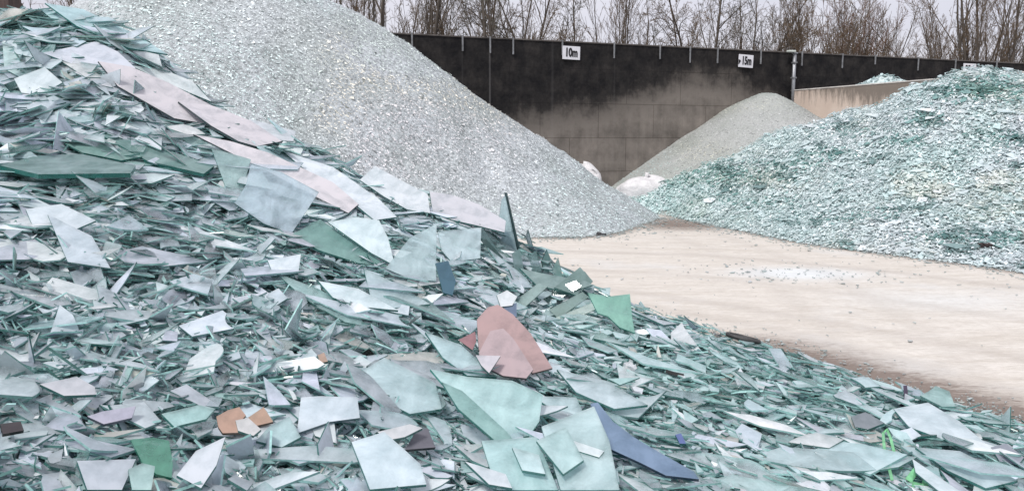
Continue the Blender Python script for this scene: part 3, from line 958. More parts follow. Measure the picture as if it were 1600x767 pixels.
def right_tint(px, py, M):
    u = rng.random(M)
    z1 = .5 + fbm(px / 120, py / 60, 1, 91) + rng.normal(0, .07, M); z2 = .5 + fbm(px / 105, py / 45, 1, 95) + rng.normal(0, .08, M)
    aqua = np.array([[.66, .81, .81]]); pale = np.array([[.77, .84, .855]]); lav = np.array([[.74, .79, .84]]); cream = np.array([[.76, .79, .72]])
    w = np.clip((z1 - .28) / .45, 0, 1)[:, None]
    r_ = np.clip((px - 1150) / 450, 0, 1)[:, None]
    cols = aqua * (1 - w) + (pale * (1 - .7 * r_) + lav * .7 * r_) * w
    c_ = .8 * np.clip((z2 - .58) / .25, 0, 1)[:, None]
    cols = cols * (1 - c_) + cream * c_
    left = np.clip((1180 - px) / 120, 0, 1)[:, None]
    cols = cols * (1 - .6 * left) + np.array([[.55, .77, .75]]) * .6 * left
    cols = cols * rng.uniform(.90, 1.07, (M, 1))
    cols = np.where((u < .05)[:, None], np.array([[.86, .90, .92]]), cols)
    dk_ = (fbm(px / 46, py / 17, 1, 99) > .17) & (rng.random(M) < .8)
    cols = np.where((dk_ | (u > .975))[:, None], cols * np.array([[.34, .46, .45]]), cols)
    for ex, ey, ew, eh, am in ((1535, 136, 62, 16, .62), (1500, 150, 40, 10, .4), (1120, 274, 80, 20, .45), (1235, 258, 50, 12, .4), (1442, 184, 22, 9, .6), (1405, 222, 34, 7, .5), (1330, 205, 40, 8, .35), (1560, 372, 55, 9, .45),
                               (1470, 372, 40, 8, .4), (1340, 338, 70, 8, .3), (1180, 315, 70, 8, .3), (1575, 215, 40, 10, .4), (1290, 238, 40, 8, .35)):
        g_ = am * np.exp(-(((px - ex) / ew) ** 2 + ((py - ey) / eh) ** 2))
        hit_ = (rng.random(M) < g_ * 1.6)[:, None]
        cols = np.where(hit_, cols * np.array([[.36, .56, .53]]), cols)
    f = np.concatenate([cols, np.clip(rng.normal(.95, .08, M), .6, 1)[:, None]], 1)
    w = rng.random((M, 1))
    e = np.concatenate([cols * (.62 + .32 * w), np.ones((M, 1))], 1)
    return None, f, e


M = 64000
px = rng.uniform(930, 1680, M); py = rng.uniform(95, 450, M)
P, ok = RIGHT.hits(px, py, 7.5, 21, 380)
ok &= P[:, 2] > -.01
P = P[ok]
M2 = 9000
X2 = rng.uniform(2, 13.3, M2); Y2 = rng.uniform(8, 19.5, M2); Z2 = RIGHT.h(X2, Y2)
P = np.concatenate([P, np.stack([X2, Y2, Z2], 1)[Z2 > 0]])
M = len(P)
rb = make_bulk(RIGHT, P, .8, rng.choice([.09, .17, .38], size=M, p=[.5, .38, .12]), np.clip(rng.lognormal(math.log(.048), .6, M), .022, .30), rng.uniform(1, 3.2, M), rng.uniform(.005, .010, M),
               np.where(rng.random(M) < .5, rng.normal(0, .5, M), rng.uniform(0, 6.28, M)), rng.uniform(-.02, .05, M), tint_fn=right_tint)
heap_child(right_heap, 'packed_shards', batch_mesh('packed_shards', rb), 'stuff')
M = 60000
px = rng.uniform(930, 1680, M); py = rng.uniform(95, 450, M)
FP, ok = RIGHT.hits(px, py, 7.5, 21, 300)
ok &= FP[:, 2] > -.01
FP = FP[ok]
_q = project(FP)
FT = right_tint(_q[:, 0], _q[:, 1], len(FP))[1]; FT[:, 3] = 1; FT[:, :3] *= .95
FHN = RIGHT.normal(FP[:, 0], FP[:, 1])
RIGHT_FINES = (FP + FHN * rng.uniform(0, .035, (len(FP), 1)), FHN, np.clip(rng.lognormal(math.log(.038), .4, len(FP)), .02, .09), FT)

# ------------------------------------------------------------------ crushed cullet heaps
def chips_mesh(name, P, hn, size, tint, flat=.68):
    M = len(P)
    d = rng.normal(0, 1, (M, 4, 3))
    d = nrm(d) * size[:, None, None] * rng.uniform(.4, .7, (M, 4, 1))
    comp = (d * hn[:, None]).sum(2, keepdims=True)
    d = d - hn[:, None] * comp * flat
    V = (P + hn * (size * .1)[:, None])[:, None] + d
    f = np.array([0, 1, 2, 0, 3, 1, 1, 3, 2, 2, 3, 0])
    loops = (np.arange(M)[:, None] * 4 + f[None]).ravel()
    return raw_mesh(name, V.reshape(-1, 3), loops, np.arange(M * 4) * 3, [M_CHIP], None, {'tint': ('FACE', 'FLOAT_COLOR', np.repeat(tint, 4, 0))})


def cullet_tint(P, M, base):
    z1 = vnoise(P[:, 0], P[:, 2] + P[:, 1] * .4, .55, 61)
    z2 = vnoise(P[:, 0] + 40, P[:, 2] * 1.4 + P[:, 1] * .4, .6, 67)
    z3 = vnoise(P[:, 0] * 1.2 + P[:, 2] * .9, P[:, 2] * 2.2 - P[:, 0], .9, 69)
    u = rng.random(M)[:, None]
    cool = np.array([[.69, .75, .76]]); cream = np.array([[.78, .76, .68]]); rose = np.array([[.70, .69, .71]]); aqua = np.array([[.61, .735, .73]])
    a = np.clip((z1 - .50) / .16, 0, 1)[:, None]; b = np.clip((z2 - .55) / .15, 0, 1)[:, None]; d = np.clip((.36 - z2) / .12, 0, 1)[:, None]
    c = cool * (1 - a) + cream * a
    c = c * (1 - b) + rose * b
    c = c * (1 - .7 * d) + aqua * .7 * d
    low = np.clip((1.7 - P[:, 2]) / 1.4, 0, 1)[:, None] * np.clip((P[:, 0:1] + 2.5) / 3.0, 0, 1) * (P[:, 1:2] < 18.5)
    c = c * (1 - .75 * low) + np.array([[.58, .71, .71]]) * .75 * low
    c = np.where(u < .10, c * 1.14, c)
    c = np.where(u > .94 - .12 * np.clip((z3 - .6) / .2, 0, 1)[:, None], c * np.array([[.30, .33, .33]]), c)  # darkened chips paint a speckle of small shadows into the tint
    c = np.clip(c * base * rng.uniform(.97, 1.18, (M, 1)), 0, .92)
    return np.concatenate([c, np.ones((M, 1))], 1)


heap_child(right_heap, 'crushed_glass', chips_mesh('crushed_glass', *RIGHT_FINES, flat=.75), 'stuff')

mid_heap = empty('cullet_heap', (-4.5, 15.0, 0))
tag(mid_heap, 'tall pale heap of finely crushed glass leaning on the stained wall', 'cullet heap')
V, lo, st = MID.mesh(drop=0.01)
heap_child(mid_heap, 'heap_core', raw_mesh('heap_core', V, lo, st, [M_CORE_FINE], smooth=True))
M = 150000
px = rng.uniform(140, 1060, M); py = rng.uniform(-20, 400, M)
P, ok = MID.hits(px, py, 8.5, 22, 240)
ok &= P[:, 2] > -.02
P = P[ok]
M2 = 9000
X2 = rng.uniform(-12, 4, M2); Y2 = rng.uniform(9, 20, M2); Z2 = MID.h(X2, Y2)
P = np.concatenate([P, np.stack([X2, Y2, Z2], 1)[Z2 > 0]])
M = len(P)
heap_child(mid_heap, 'crushed_glass', chips_mesh('crushed_glass', P, MID.normal(P[:, 0], P[:, 1]), np.clip(rng.lognormal(math.log(.030), .42, M), .016, .10), cullet_tint(P, M, 1.0)), 'stuff')

back_heap = empty('cullet_heap', (6.75, 20.3, 0))
tag(back_heap, 'smaller grey conical heap of fine cullet in the wall corner', 'cullet heap')

# wall frame (needed to keep the corner heap in front of the wall)
W0 = np.array([89 / F * 19.4, 19.4]); WD = nrm(np.array([299.0, 117.0])); WN = np.array([WD[1], -WD[0]])
WALL_TOP = 3.88
WRZ = math.atan2(WD[1], WD[0])


def wall_u(px):
    k = (px - 800) / F                     # X = k*Y
    return (k * W0[1] - W0[0]) / (WD[0] - k * WD[1])


wn = (BACK.X - W0[0]) * WN[0] + (BACK.Y - W0[1]) * WN[1]
BACK.Z = np.where(wn < -.2, -1.0, BACK.Z)
V, lo, st = BACK.mesh(drop=0.0)
heap_child(back_heap, 'heap_core', raw_mesh('heap_core', V, lo, st, [M_CORE_GREY], smooth=True))
M = 26000
px = rng.uniform(960, 1290, M); py = rng.uniform(140, 300, M)
P, ok = BACK.hits(px, py, 14, 24, 300)
P = P[ok]; M = len(P)
tt = np.maximum(cullet_tint(P, M, np.array([[.58, .60, .585]])), .26)
heap_child(back_heap, 'crushed_glass', chips_mesh('crushed_glass', P, BACK.normal(P[:, 0], P[:, 1]), rng.uniform(.022, .065, M), tt), 'stuff')

# ------------------------------------------------------------------ ground
def ground_mat():
    m, nt = new_mat('dusty_concrete_ground')
    p = N(nt, 'ShaderNodeBsdfPrincipled')
    streak = noise(nt, 1.0, 8, 0.72, mscale=(0.8, 3.6, 1), rot=(0, 0, R(12)), dist=1.2)
    fine = noise(nt, 26.0, 5, 0.7, mscale=(.5, 1.3, 1))
    blot = noise(nt, 0.55, 4, 0.55)
    dirt = N(nt, 'ShaderNodeAttribute', attribute_name='dirt', attribute_type='GEOMETRY')
    c1 = ramp(nt, streak, 'Fac', [(0.28, (0.51, 0.472, 0.42)), (0.5, (0.60, 0.567, 0.52)), (0.75, (0.67, 0.645, 0.605))])
    c2 = ramp(nt, fine, 'Fac', [(0.3, (0.86, 0.85, 0.84)), (0.65, (1.06, 1.06, 1.06))])
    c = mixc(nt, 1.0, (c1, 'Color'), (c2, 'Color'), 'MULTIPLY')
    bl = ramp(nt, blot, 'Fac', [(0.56, (0, 0, 0)), (0.68, (1, 1, 1))])
    bfac = math_n(nt, 'MULTIPLY', (bl, 'Color'), 0.45)
    c = mixc(nt, (bfac, 0), (c, 2), (0.60, 0.61, 0.61))
    pale = N(nt, 'ShaderNodeAttribute', attribute_name='pale', attribute_type='GEOMETRY')
    trk = N(nt, 'ShaderNodeAttribute', attribute_name='track', attribute_type='GEOMETRY')
    pn = math_n(nt, 'MULTIPLY_ADD', (fine, 'Fac'), 1.6, -.8)
    pf = math_n(nt, 'ADD', (pale, 'Fac'), (pn, 0), clamp=True)
    pf = math_n(nt, 'MULTIPLY', (pf, 0), (pale, 'Fac'), clamp=True)
    c = mixc(nt, (pf, 0), (c, 2), (.64, .665, .67))
    med = noise(nt, 7.0, 5, 0.7, mscale=(.6, 1.6, 1), rot=(0, 0, R(12)))
    tn = math_n(nt, 'MULTIPLY_ADD', (med, 'Fac'), 2.4, -.7, clamp=True)
    tf = math_n(nt, 'MULTIPLY', (trk, 'Fac'), (tn, 0))
    tf = math_n(nt, 'MULTIPLY', (tf, 0), .6)
    c = mixc(nt, (tf, 0), (c, 2), (.30, .265, .24))
    md = ramp(nt, med, 'Fac', [(.3, (.90, .895, .89)), (.6, (1.03, 1.03, 1.03))])
    c = mixc(nt, 1.0, (c, 2), (md, 'Color'), 'MULTIPLY')
    fn = math_n(nt, 'MULTIPLY_ADD', (fine, 'Fac'), 1.3, -0.65)
    sn = math_n(nt, 'MULTIPLY_ADD', (streak, 'Fac'), 1.2, -0.6)
    dsum = math_n(nt, 'ADD', (fn, 0), (sn, 0))
    dd = math_n(nt, 'MULTIPLY_ADD', (dsum, 0), 0.8, (dirt, 'Fac'))
    dr = ramp(nt, dd, 0, [(0.30, (0, 0, 0)), (0.80, (1, 1, 1))])
    c = mixc(nt, (dr, 'Color'), (c, 2), (0.21, 0.172, 0.15))
    L(nt, c, 2, p, 'Base Color')
    p.inputs['Roughness'].default_value = 0.85
    p.inputs['Specular IOR Level'].default_value = 0.2
    bump(nt, fine, 'Fac', 0.35, 0.02, p)
    out(nt, p)
    return m


xs = np.concatenate([[-3000, -600, -150, -50, -20, -9], np.arange(-1.5, 9.01, .1), [14, 25, 60, 150, 600, 3000]])
ys = np.concatenate([[-600, -100, -20, -2], np.arange(2.6, 19.01, .1), [24, 40, 80, 200, 700, 4000]])
GX, GY = np.meshgrid(xs, ys, indexing='ij')
toe = np.array([on_ground(*p)[:2] for p in [(1000, 489), (1100, 517), (1200, 545), (1300, 578), (1400, 611), (1500, 637), (1600, 662), (1800, 720)]])


def seg_dist(X, Y, poly):
    best = np.full(X.shape, 1e9)
    for a, b in zip(poly[:-1], poly[1:]):
        d = b - a; t = np.clip(((X - a[0]) * d[0] + (Y - a[1]) * d[1]) / (d @ d), 0, 1)
        best = np.minimum(best, np.hypot(X - a[0] - t * d[0], Y - a[1] - t * d[1]))
    return best


toe_r = np.array([on_ground(*p)[:2] for p in [(1042, 336), (1100, 349), (1160, 362), (1230, 376), (1300, 387), (1450, 406), (1600, 427), (1800, 460)]])
toe_m = np.array([on_ground(*p)[:2] for p in [(1030, 341), (1000, 352), (945, 367), (890, 371), (840, 371)]])
dn = seg_dist(GX, GY, toe)
wgt = np.clip((GX - 1.2) / 1.2, .3, 1.25)
dirt = np.clip(1.15 - dn / (.62 * wgt), 0, 1) * np.clip(wgt * 1.15, 0, 1)
dirt = np.maximum(dirt, .85 * np.clip(1 - seg_dist(GX, GY, toe_m) / .5, 0, 1))
dirt = np.maximum(dirt, .7 * np.clip(1 - seg_dist(GX, GY, toe_r) / .35, 0, 1))
gap = on_ground(1060, 350)[:2]
dirt = np.maximum(dirt, .85 * np.exp(-(((GX - gap[0]) / 1.6) ** 2 + ((GY - gap[1]) / 1.4) ** 2)))
beyond = ((GX - W0[0]) * WN[0] + (GY - W0[1]) * WN[1]) < -.2
dirt = np.where(beyond, 1.2, dirt)
pc_ = on_ground(1245, 427)[:2]; pc2 = on_ground(1480, 470)[:2]
pale = np.exp(-(((GX - pc_[0]) / 1.0) ** 2 + ((GY - pc_[1]) / .55) ** 2)) * 1.2 + .7 * np.exp(-(((GX - pc2[0]) / 1.3) ** 2 + ((GY - pc2[1]) / .8) ** 2))
track = np.zeros_like(GX)
for k_, ln_ in enumerate([[(842, 392), (1100, 398), (1350, 420), (1700, 462)], [(850, 418), (1100, 432), (1350, 462), (1700, 515)], [(900, 446), (1150, 478), (1400, 522), (1700, 580)], [(960, 470), (1200, 512), (1400, 560), (1700, 640)],
                          [(1000, 352), (1060, 372), (1180, 420), (1300, 520), (1360, 590)], [(1075, 345), (1150, 375), (1300, 430), (1450, 520), (1560, 620)]]):
    pl_ = np.array([on_ground(*p)[:2] for p in ln_])
    track = np.maximum(track, np.clip(1.3 - seg_dist(GX, GY, pl_) / .15, 0, 1) * (.9, .6, .8, .7, .45, .45)[k_])
nx, ny = GX.shape
idx = np.arange(nx * ny).reshape(nx, ny)
q = np.stack([idx[:-1, :-1], idx[1:, :-1], idx[1:, 1:], idx[:-1, 1:]], -1).reshape(-1)
GZ = np.where((GX > -1.5) & (GX < 9) & (GY > 2.6) & (GY < 19), .012 * fbm(GX, GY, 1.1, 71), 0)
me = raw_mesh('ground', np.stack([GX.ravel(), GY.ravel(), GZ.ravel()], 1), q, np.arange(len(q) // 4) * 4, [ground_mat()], smooth=True,
              attrs={'dirt': ('POINT', 'FLOAT', dirt.ravel()), 'pale': ('POINT', 'FLOAT', pale.ravel()), 'track': ('POINT', 'FLOAT', track.ravel())})
tag(link(bpy.data.objects.new('ground', me)), kind='structure')

# chips strewn along the toes on the ground
cp = []
for poly, cnt, sd in ((toe, 1300, .16), (toe_r, 1300, .26), (toe_m, 1200, .25)):
    k = rng.integers(0, len(poly) - 1, cnt); t = rng.random((cnt, 1))
    cp.append(poly[k] * (1 - t) + poly[k + 1] * t + rng.normal(0, sd, (cnt, 2)) * rng.uniform(.2, 1.6, (cnt, 1)))
a = np.stack([rng.uniform(-1, 6.5, 700), rng.uniform(4.5, 16, 700)], 1)[:220]
c2 = on_ground(1240, 428)[:2] + rng.normal(0, 1, (160, 2)) * np.array([.7, .45])
XY = np.concatenate(cp + [a, c2])
M = len(XY)
P = np.concatenate([XY, np.full((M, 1), .012)], 1)
P = P[(NEAR.h(P[:, 0], P[:, 1]) < .02) | (P[:, 1] > 9)]; M = len(P)
d_ = np.linalg.norm(P, axis=1)
bb = []
kind = rng.choice([3, 4, 5], size=M)
_, ft, et = right_tint(rng.uniform(0, 1600, M), rng.uniform(0, 700, M), M)
ft[:, :3] = ft[:, :3] * .4 + .34; et[:, :3] = et[:, :3] * .4 + .22
for m in (3, 4, 5):
    k = kind == m
    nn = nrm(np.array([[0, 0, 1.0]]) + rng.normal(0, .12, (k.sum(), 3)))
    bb.append((prisms(P[k], nn, outlines(k.sum(), m, np.clip(rng.lognormal(0, .5, k.sum()) * .0030 * d_[k], .010, .12), rng.uniform(1, 2.5, k.sum())), rng.uniform(0, 6, k.sum()), rng.uniform(.004, .008, k.sum())), ft[k], et[k]))
tag(link(bpy.data.objects.new('scattered_glass', batch_mesh('scattered_glass', bb))), 'thin scatter of glass crumbs on the pale ground along the heap edges', 'glass crumbs', kind='stuff')

# ------------------------------------------------------------------ back wall
def wall_mat():
    m, nt = new_mat('stained_concrete')
    tc = N(nt, 'ShaderNodeTexCoord')
    sx = N(nt, 'ShaderNodeSeparateXYZ')
    L(nt, tc, 'Object', sx, 0)
    p = N(nt, 'ShaderNodeBsdfPrincipled')
    n1 = noise(nt, 0.9, 5, 0.6)
    n2 = noise(nt, 1.0, 5, 0.7, mscale=(5, 5, .35))
    n3 = noise(nt, 14, 4, 0.7)
    base = ramp(nt, n1, 'Fac', [(0.3, (0.165, 0.150, 0.136)), (0.7, (0.245, 0.222, 0.20))])
    st = ramp(nt, n2, 'Fac', [(0.3, (0.84, 0.84, 0.84)), (0.65, (1.08, 1.07, 1.07))])
    n4 = noise(nt, 2.6, 6, 0.68)
    st4 = ramp(nt, n4, 'Fac', [(0.3, (0.70, 0.69, 0.68)), (0.68, (1.22, 1.2, 1.18))])
    c = mixc(nt, 1.0, (base, 'Color'), (st, 'Color'), 'MULTIPLY')
    c = mixc(nt, 1.0, (c, 2), (st4, 'Color'), 'MULTIPLY')
    # cast blocks: dark joints
    cv = N(nt, 'ShaderNodeCombineXYZ')
    L(nt, sx, 'X', cv, 'X'); L(nt, sx, 'Z', cv, 'Y')
    br = N(nt, 'ShaderNodeTexBrick')
    L(nt, cv, 0, br, 'Vector')
    br.inputs['Scale'].default_value = 1.0
    br.inputs['Brick Width'].default_value = 1.55
    br.inputs['Row Height'].default_value = 0.82
    br.inputs['Mortar Size'].default_value = 0.012
    br.inputs['Mortar Smooth'].default_value = 0.6
    br.inputs['Color1'].default_value = (1, 1, 1, 1)
    br.inputs['Color2'].default_value = (.93, .93, .93, 1)
    br.inputs['Mortar'].default_value = (.55, .53, .52, 1)
    c = mixc(nt, 0.85, (c, 2), (br, 'Color'), 'MULTIPLY')
    # black algae stain above the line where earlier heaps lay
    mr = N(nt, 'ShaderNodeMapRange')
    mr.inputs['From Min'].default_value = -8; mr.inputs['From Max'].default_value = 12
    L(nt, sx, 'X', mr, 'Value')
    fc = N(nt, 'ShaderNodeFloatCurve')
    cu = fc.mapping.curves[0]
    ctrl = [(-8, 1.0), (wall_u(740), 1.6), (wall_u(840), 2.15), (wall_u(930), 2.35), (wall_u(1010), 2.75), (wall_u(1085), 3.15), (wall_u(1130), 3.1), (wall_u(1180), 2.75), (wall_u(1215), 2.4), (wall_u(1245), 1.0), (12, 0.6)]
    cu.points[0].location = ((ctrl[0][0] + 8) / 20, ctrl[0][1] / 4)
    cu.points[-1].location = ((ctrl[-1][0] + 8) / 20, ctrl[-1][1] / 4)
    for u, z in ctrl[1:-1]:
        cu.points.new((u + 8) / 20, z / 4)
    fc.mapping.update()
    L(nt, mr, 'Result', fc, 'Value')
    zz = math_n(nt, 'MULTIPLY', (fc, 'Value'), 4.0)
    dz = math_n(nt, 'SUBTRACT', (sx, 'Z'), (zz, 0))
    nn = math_n(nt, 'MULTIPLY_ADD', (n2, 'Fac'), 0.55, -0.27)
    nb = math_n(nt, 'MULTIPLY_ADD', (n1, 'Fac'), 1.2, -0.6)
    ds = math_n(nt, 'ADD', (dz, 0), (nn, 0))
    ds = math_n(nt, 'ADD', (ds, 0), (nb, 0))
    n4b = math_n(nt, 'MULTIPLY_ADD', (n4, 'Fac'), 1.5, -0.75)
    ds = math_n(nt, 'ADD', (ds, 0), (n4b, 0))
    dk = N(nt, 'ShaderNodeMapRange')
    dk.interpolation_type = 'SMOOTHSTEP'
    dk.inputs['From Min'].default_value = -0.45; dk.inputs['From Max'].default_value = 0.45
    L(nt, ds, 0, dk, 'Value')
    blk = ramp(nt, n3, 'Fac', [(0.3, (0.005, 0.005, 0.006)), (0.62, (0.013, 0.0125, 0.014)), (0.85, (0.035, 0.034, 0.035))])
    wear = math_n(nt, 'MULTIPLY_ADD', (n4, 'Fac'), -0.38, 1.14, clamp=True)
    dks = math_n(nt, 'MULTIPLY', (dk, 'Result'), (wear, 0))
    c = mixc(nt, (dks, 0), (c, 2), (blk, 'Color'))
    # pale lime runs below some of the straps
    for upx, w, s in ((766, .03, .45), (862, .05, .10), (957, .03, .08), (724, .03, .08)):
        a = math_n(nt, 'SUBTRACT', (sx, 'X'), wall_u(upx))
        a = math_n(nt, 'ABSOLUTE', (a, 0))
        a = math_n(nt, 'MULTIPLY_ADD', (a, 0), -1.0 / w, 1.0, clamp=True)
        k = math_n(nt, 'MULTIPLY', (n2, 'Fac'), s)
        a = math_n(nt, 'MULTIPLY', (a, 0), (k, 0))
        c = mixc(nt, (a, 0), (c, 2), (.34, .33, .33))
    L(nt, c, 2, p, 'Base Color')
    p.inputs['Roughness'].default_value = 0.9
    p.inputs['Specular IOR Level'].default_value = 0.15
    bump(nt, n3, 'Fac', 0.3, 0.02, p)
    out(nt, p)
    return m


M_WALL = wall_mat()
M_GALV = simple_mat('galvanised_steel', (.30, .31, .33), .45, .2, 30, .5)
M_STRAP = simple_mat('dull_steel_strap', (.20, .205, .215), .6, .45, 12, .2)
M_COPE = simple_mat('weathered_coping', (.085, .075, .07), .9, .6, 5)
wall = empty('concrete_wall', (W0[0], W0[1], 0), WRZ)
tag(wall, 'long back wall of black stained concrete blocks with distance signs', 'wall')
obj('wall_body', *box(-8.5, 46, 0, .35, -.2, WALL_TOP), M_WALL, wall)
bevelled('coping', (-8.5, 46, -.02, .37, WALL_TOP + .003, WALL_TOP + .035), M_COPE, wall, bev=.006)
for bx, hh in [(647, .27), (724, .30), (766, .32), (801, .33), (876, .3), (955, .32), (1025, .3), (1071, .36), (1113, .34), (1179, .32), (1242, .32), (1304, .34), (1354, .2), (1420, .32), (1477, .3), (1540, .3), (1590, .3)]:
    u = wall_u(bx)
    v1, f1 = box(u - .017, u + .017, -.045, -.021, WALL_TOP - hh, WALL_TOP + .05)
    v2, f2 = box(u - .017, u + .017, -.021, .2, WALL_TOP + .036, WALL_TOP + .05)
    obj('strap', v1 + v2, f1 + [tuple(i + 8 for i in f) for f in f2], M_STRAP, wall)

# signs
M_SIGN = simple_mat('sign_white', (.66, .66, .70), .5, .08, 12)
M_INK = simple_mat('sign_black', (.008, .008, .010), .6, .2, 10)


def text_mesh(s, size, mat, narrow=.8, weight=.012):
    cu = bpy.data.curves.new('lettering', 'FONT')
    cu.body = s; cu.size = size; cu.align_x = 'CENTER'; cu.align_y = 'CENTER'; cu.extrude = .003; cu.offset = weight
    t = bpy.data.objects.new('lettering_source', cu)
    COL.objects.link(t)
    dg = bpy.context.evaluated_depsgraph_get()
    me = bpy.data.meshes.new_from_object(t.evaluated_get(dg))
    bpy.data.objects.remove(t)
    me.transform(Matrix.Diagonal((narrow, 1, 1, 1)))
    me.transform(Matrix.Rotation(math.pi / 2, 4, 'X'))
    me.materials.clear(); me.materials.append(mat)
    return me


def sign(px, text, w, h, ztop, label, blob=False, tilt=0.0):
    u = wall_u(px)
    c = W0 + WD * u + WN * .055
    e = empty('distance_sign', (c[0], c[1], ztop - h / 2), WRZ)
    e.rotation_euler = (0, R(tilt), WRZ)
    tag(e, label, 'sign', 'distance signs on the back wall')
    bevelled('sign_plate', (-w / 2, w / 2, -.006, .006, -h / 2, h / 2), M_SIGN, e, bev=.003)
    o = bpy.data.objects.new('lettering', text_mesh(text, h * 0.86, M_INK, .70 if not blob else .62))
    link(o, e)
    o.location = (.0 if not blob else .02, -.010, .0)
    if blob:
        vs = [(-w / 2 - .004, -.012, .03), (-w / 2 + .05, -.012, .015), (-w / 2 + .07, -.012, -.015), (-w / 2 + .045, -.012, -.04), (-w / 2 + .03, -.012, -.07), (-w / 2 - .004, -.012, -.10)]
        vb = [(x, y + .003, z) for x, y, z in vs]
        n = len(vs)
        obj('dirt_patch', vs + vb, [tuple(range(n)), tuple(range(2 * n - 1, n - 1, -1))] + [(i, i + n, (i + 1) % n + n, (i + 1) % n) for i in range(n)], M_INK, e)
    return e


def wz(px, py):                 # height on the wall seen at a pixel
    u = wall_u(px); y = W0[1] + WD[1] * u
    return at(px, py, y)[2]


sign(889, '10m', .46, .31, wz(889, 73), 'white sign reading 10m on the black stained wall', tilt=1)
sign(1155.5, '15m', .46, .325, wz(1155, 86.2), 'white sign reading 15m with dark torn left edge', blob=True, tilt=2)
sign(1498, '25m', .52, .34, wz(1498, 100), 'white sign half hidden behind the crest of the right glass heap')

# ------------------------------------------------------------------ divider wall
J = W0 + WD * wall_u(1228)
DD = WN
DIV_TOP = at(1228, 143, J[1])[2]


def div_mat():
    m, nt = new_mat('beige_concrete')
    tc = N(nt, 'ShaderNodeTexCoord')
    sx = N(nt, 'ShaderNodeSeparateXYZ'); L(nt, tc, 'Object', sx, 0)
    p = N(nt, 'ShaderNodeBsdfPrincipled')
    n1 = noise(nt, 1.3, 5, .6)
    n2 = noise(nt, 1.0, 6, .72, mscale=(5, 5, 1.1))
    base = ramp(nt, n1, 'Fac', [(.3, (.54, .435, .365)), (.7, (.64, .54, .465))])
    mr = N(nt, 'ShaderNodeMapRange')
    mr.inputs['From Min'].default_value = DIV_TOP - 1.3; mr.inputs['From Max'].default_value = DIV_TOP
    L(nt, sx, 'Z', mr, 'Value')
    ln = N(nt, 'ShaderNodeMapRange')
    ln.inputs['From Min'].default_value = .3; ln.inputs['From Max'].default_value = 3.0
    L(nt, sx, 'X', ln, 'Value')
    a = math_n(nt, 'MULTIPLY_ADD', (mr, 'Result'), .75, -.46)
    a = math_n(nt, 'ADD', (a, 0), (n2, 'Fac'))
    b = math_n(nt, 'MULTIPLY_ADD', (ln, 'Result'), .28, -.20)
    a = math_n(nt, 'ADD', (a, 0), (b, 0))
    s = ramp(nt, a, 0, [(.50, (0, 0, 0)), (.72, (1, 1, 1))])
    sf = math_n(nt, 'MULTIPLY', (s, 'Color'), .8)
    c = mixc(nt, (sf, 0), (base, 'Color'), (.10, .085, .07))
    L(nt, c, 2, p, 'Base Color')
    p.inputs['Roughness'].default_value = .85
    bump(nt, n1, 'Fac', .25, .02, p)
    out(nt, p)
    return m


DRZ = math.atan2(DD[1], DD[0])
div = empty('divider_wall', (J[0], J[1], 0), DRZ)
tag(div, 'beige concrete bay divider with dark runs between the corner heap and right heap', 'wall')
bevelled('wall_body', (.02, 10.5, -.001, .32, -.2, DIV_TOP), div_mat(), div, bev=.012)
bevelled('coping', (.02, 10.5, -.012, .332, DIV_TOP + .002, DIV_TOP + .035), simple_mat('pale_lit_coping', (.52, .49, .46), .9, .3, 6), div, bev=.01)  # added pale strip: brightness of the lit top edge put into its colour
# (local +y points away from the corner heap side; check below)
pts = []
# glass lying on and behind the divider top
M = 900
s = rng.uniform(.9, 3.6, M)
t = rng.uniform(.02, 2.2, M)
hz = DIV_TOP - .05 + .30 * np.exp(-((s - 2.0) / .9) ** 2) * np.clip(t / .5, 0, 1) * np.exp(-((t - .9) / .9) ** 2)
DT = np.array([-DD[1], DD[0]])          # local +y of the divider
P = np.stack([J[0] + DD[0] * s + DT[0] * t, J[1] + DD[1] * s + DT[1] * t, hz], 1)
far_heap = empty('glass_heap', (J[0] + DD[0] * 2.0 + DT[0] * 1.2, J[1] + DD[1] * 2.0 + DT[1] * 1.2, 0))
tag(far_heap, 'tip of a bluish glass heap showing over the beige divider', 'glass heap')
cx, cy = far_heap.location.x, far_heap.location.y
FAR = Field(cx - 6, cx + 6, cy - 6, cy + 6, .12, lambda X, Y: (DIV_TOP + .42) - .55 * np.sqrt((X - cx) ** 2 + (Y - cy) ** 2 + .05) + .1 * fbm(X, Y, 2, 81))
loc_t = (FAR.X - J[0]) * DT[0] + (FAR.Y - J[1]) * DT[1]
wn2 = (FAR.X - W0[0]) * WN[0] + (FAR.Y - W0[1]) * WN[1]
FAR.Z = np.where((loc_t < .16) | (wn2 < -.1), -1, FAR.Z)
V, lo, st = FAR.mesh()
heap_child(far_heap, 'heap_core', raw_mesh('heap_core', V, lo, st, [M_CORE_RIGHT], smooth=True))
M = 6000
X2 = rng.uniform(cx - 3, cx + 3, M); Y2 = rng.uniform(cy - 3, cy + 3, M); Z2 = FAR.h(X2, Y2)
k = Z2 > 1.2
P = np.stack([X2, Y2, Z2], 1)[k]; M = len(P)
heap_child(far_heap, 'packed_shards', batch_mesh('packed_shards', make_bulk(FAR, P, .6, np.full(M, .3), rng.uniform(.06, .2, M), rng.uniform(1, 2.5, M), np.full(M, .01), rng.uniform(0, 6.28, M), rng.uniform(0, .03, M), tint_fn=right_tint)), 'stuff')

